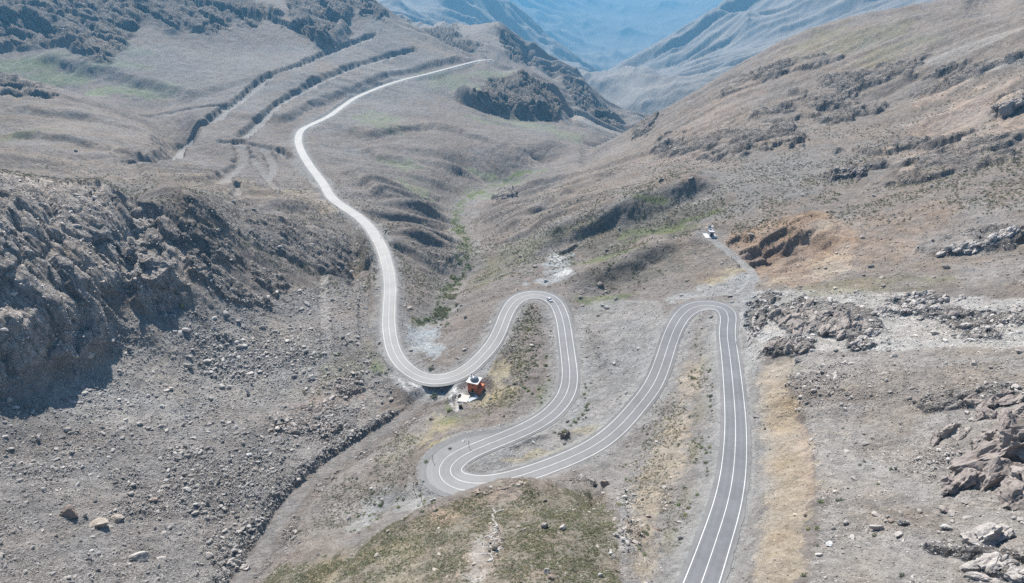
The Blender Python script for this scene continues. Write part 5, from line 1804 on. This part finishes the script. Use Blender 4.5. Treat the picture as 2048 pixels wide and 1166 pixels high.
# the car in the first bend, driving down towards the camera
pc = np.array(at_depth(1097.5, 601.5, D=192.6))
ic = int(np.argmin(np.hypot(RQ[:, 0] - pc[0], RQ[:, 1] - pc[1])))
tc = -tan[ic]
cpos = RQ[ic, :2] + nrm[ic] * (1.75 if np.dot(pc[:2] - RQ[ic, :2], nrm[ic]) > 0 else -1.75)
car = empty('parked_car', Vector((cpos[0], cpos[1], RQ[ic, 2] + CAMZ + .18)), math.atan2(-tan[ic][1], -tan[ic][0]) - math.pi / 2, 'silver hatchback driving round the top of the first hairpin', 'car')
car.name = 'car'
body = MB().prism([(-2.05, .35), (-2.1, .75), (-1.95, 1.0), (-.2, 1.05), (1.1, .98), (1.95, .80), (2.1, .55), (2.05, .32)], -.86, .86)
bmesh.ops.bevel(body.bm, geom=body.bm.edges[:], offset=.07, segments=2, affect='EDGES')
body = body.done('body', MT['car'], car, False)
cab = MB()
for sx in (1,):
    v = [(-.80, -1.9, 1.0), (.80, -1.9, 1.0), (.80, .95, 1.0), (-.80, .95, 1.0), (-.62, -1.55, 1.46), (.62, -1.55, 1.46), (.62, .15, 1.46), (-.62, .15, 1.46)]
    q = [cab.bm.verts.new(a) for a in v]
    for f in ((0, 3, 2, 1), (4, 5, 6, 7), (0, 1, 5, 4), (1, 2, 6, 5), (2, 3, 7, 6), (3, 0, 4, 7)):
        cab.bm.faces.new([q[i] for i in f])
cab.done('windows', MT['glass'], car)
MB().box((-.64, -1.58, 1.44), (.64, .18, 1.50), .02).done('roof', MT['car'], car)
for sx in (-1, 1):
    for y in (-1.3, 1.3):
        wm = Matrix.Translation((sx * .80, y, .33)) @ Matrix.Rotation(math.pi / 2, 4, 'Y')
        w_ = MB().cyl((0, 0, -.11), .33, .33, .22, 18, wm).done('wheel', MT['tyre'], car)
        MB().cyl((0, 0, -.125 if sx < 0 else .095), .19, .19, .03, 12, wm).done('rim', MT['steel'], w_)
    MB().box((sx * .62 - .16, 2.02, .62), (sx * .62 + .16, 2.13, .76), .02).done('headlight', MT['lamp'], car)
    MB().box((sx * .66 - .12, -2.14, .72), (sx * .66 + .12, -2.06, .88), .02).done('tail_light', MT['redlamp'], car)
    MB().box((sx * .95 - .09, .55, .98), (sx * .95 + .09, .72, 1.12), .02).done('mirror', MT['car'], car)

# signs and poles round the bends
def sign(px, py, w, h, ph, rz, label, two=True, panel='brown'):
    e = empty('road_sign', Vector(place(px, py)) + Vector((0, 0, CAMZ)), rz, label, 'road sign')
    for x in ((-w * .36, w * .36) if two else (0,)):
        MB().cyl((x, 0, -.3), .06, .06, ph + .3, 8).done('post', MT['steel'], e)
    MB().box((-w / 2, -.10, ph - h), (w / 2, -.065, ph), .01).done('panel', MT[panel], e)


sign(1459, 603, 2.4, 1.0, 3.2, .15, 'wide dark sign on two posts outside the upper hairpin')
sign(1098, 577, 2.6, .5, 1.5, .1, 'low dark board behind the top of the first hairpin')
sign(1077, 577, 1.2, .7, 1.5, -.2, 'small white sign behind the top of the first hairpin', False, 'white')
sign(867, 1014, 1.7, .9, 3.2, .4, 'two-post sign on the slope below the lower hairpin', True, 'steel')
for px, py, h_, lb in ((866, 923, 2.6, 'dark post on the brink outside the lower hairpin'), (938, 894, 2.6, 'dark post on the verge above the lower hairpin'), (828, 980, 3.6, 'thick dark post with a cap on the slope left of the lower hairpin'),
                       (843, 1000, 4.6, 'tall thin pole on the slope left of the lower hairpin'), (1425, 598, 2.6, 'thin dark post above the top of the upper hairpin'), (1472, 690, 1.4, 'short marker post right of the near road leg')):
    e = empty('marker_post', Vector(place(px, py)) + Vector((0, 0, CAMZ)), 0, lb, 'post')
    MB().cyl((0, 0, -.3), .10, .08, h_ + .3, 8).done('pole', MT['wood'], e)
    MB().box((-.16, -.12, h_), (.16, .12, h_ + .3), .02).done('cap', MT['dark'], e)
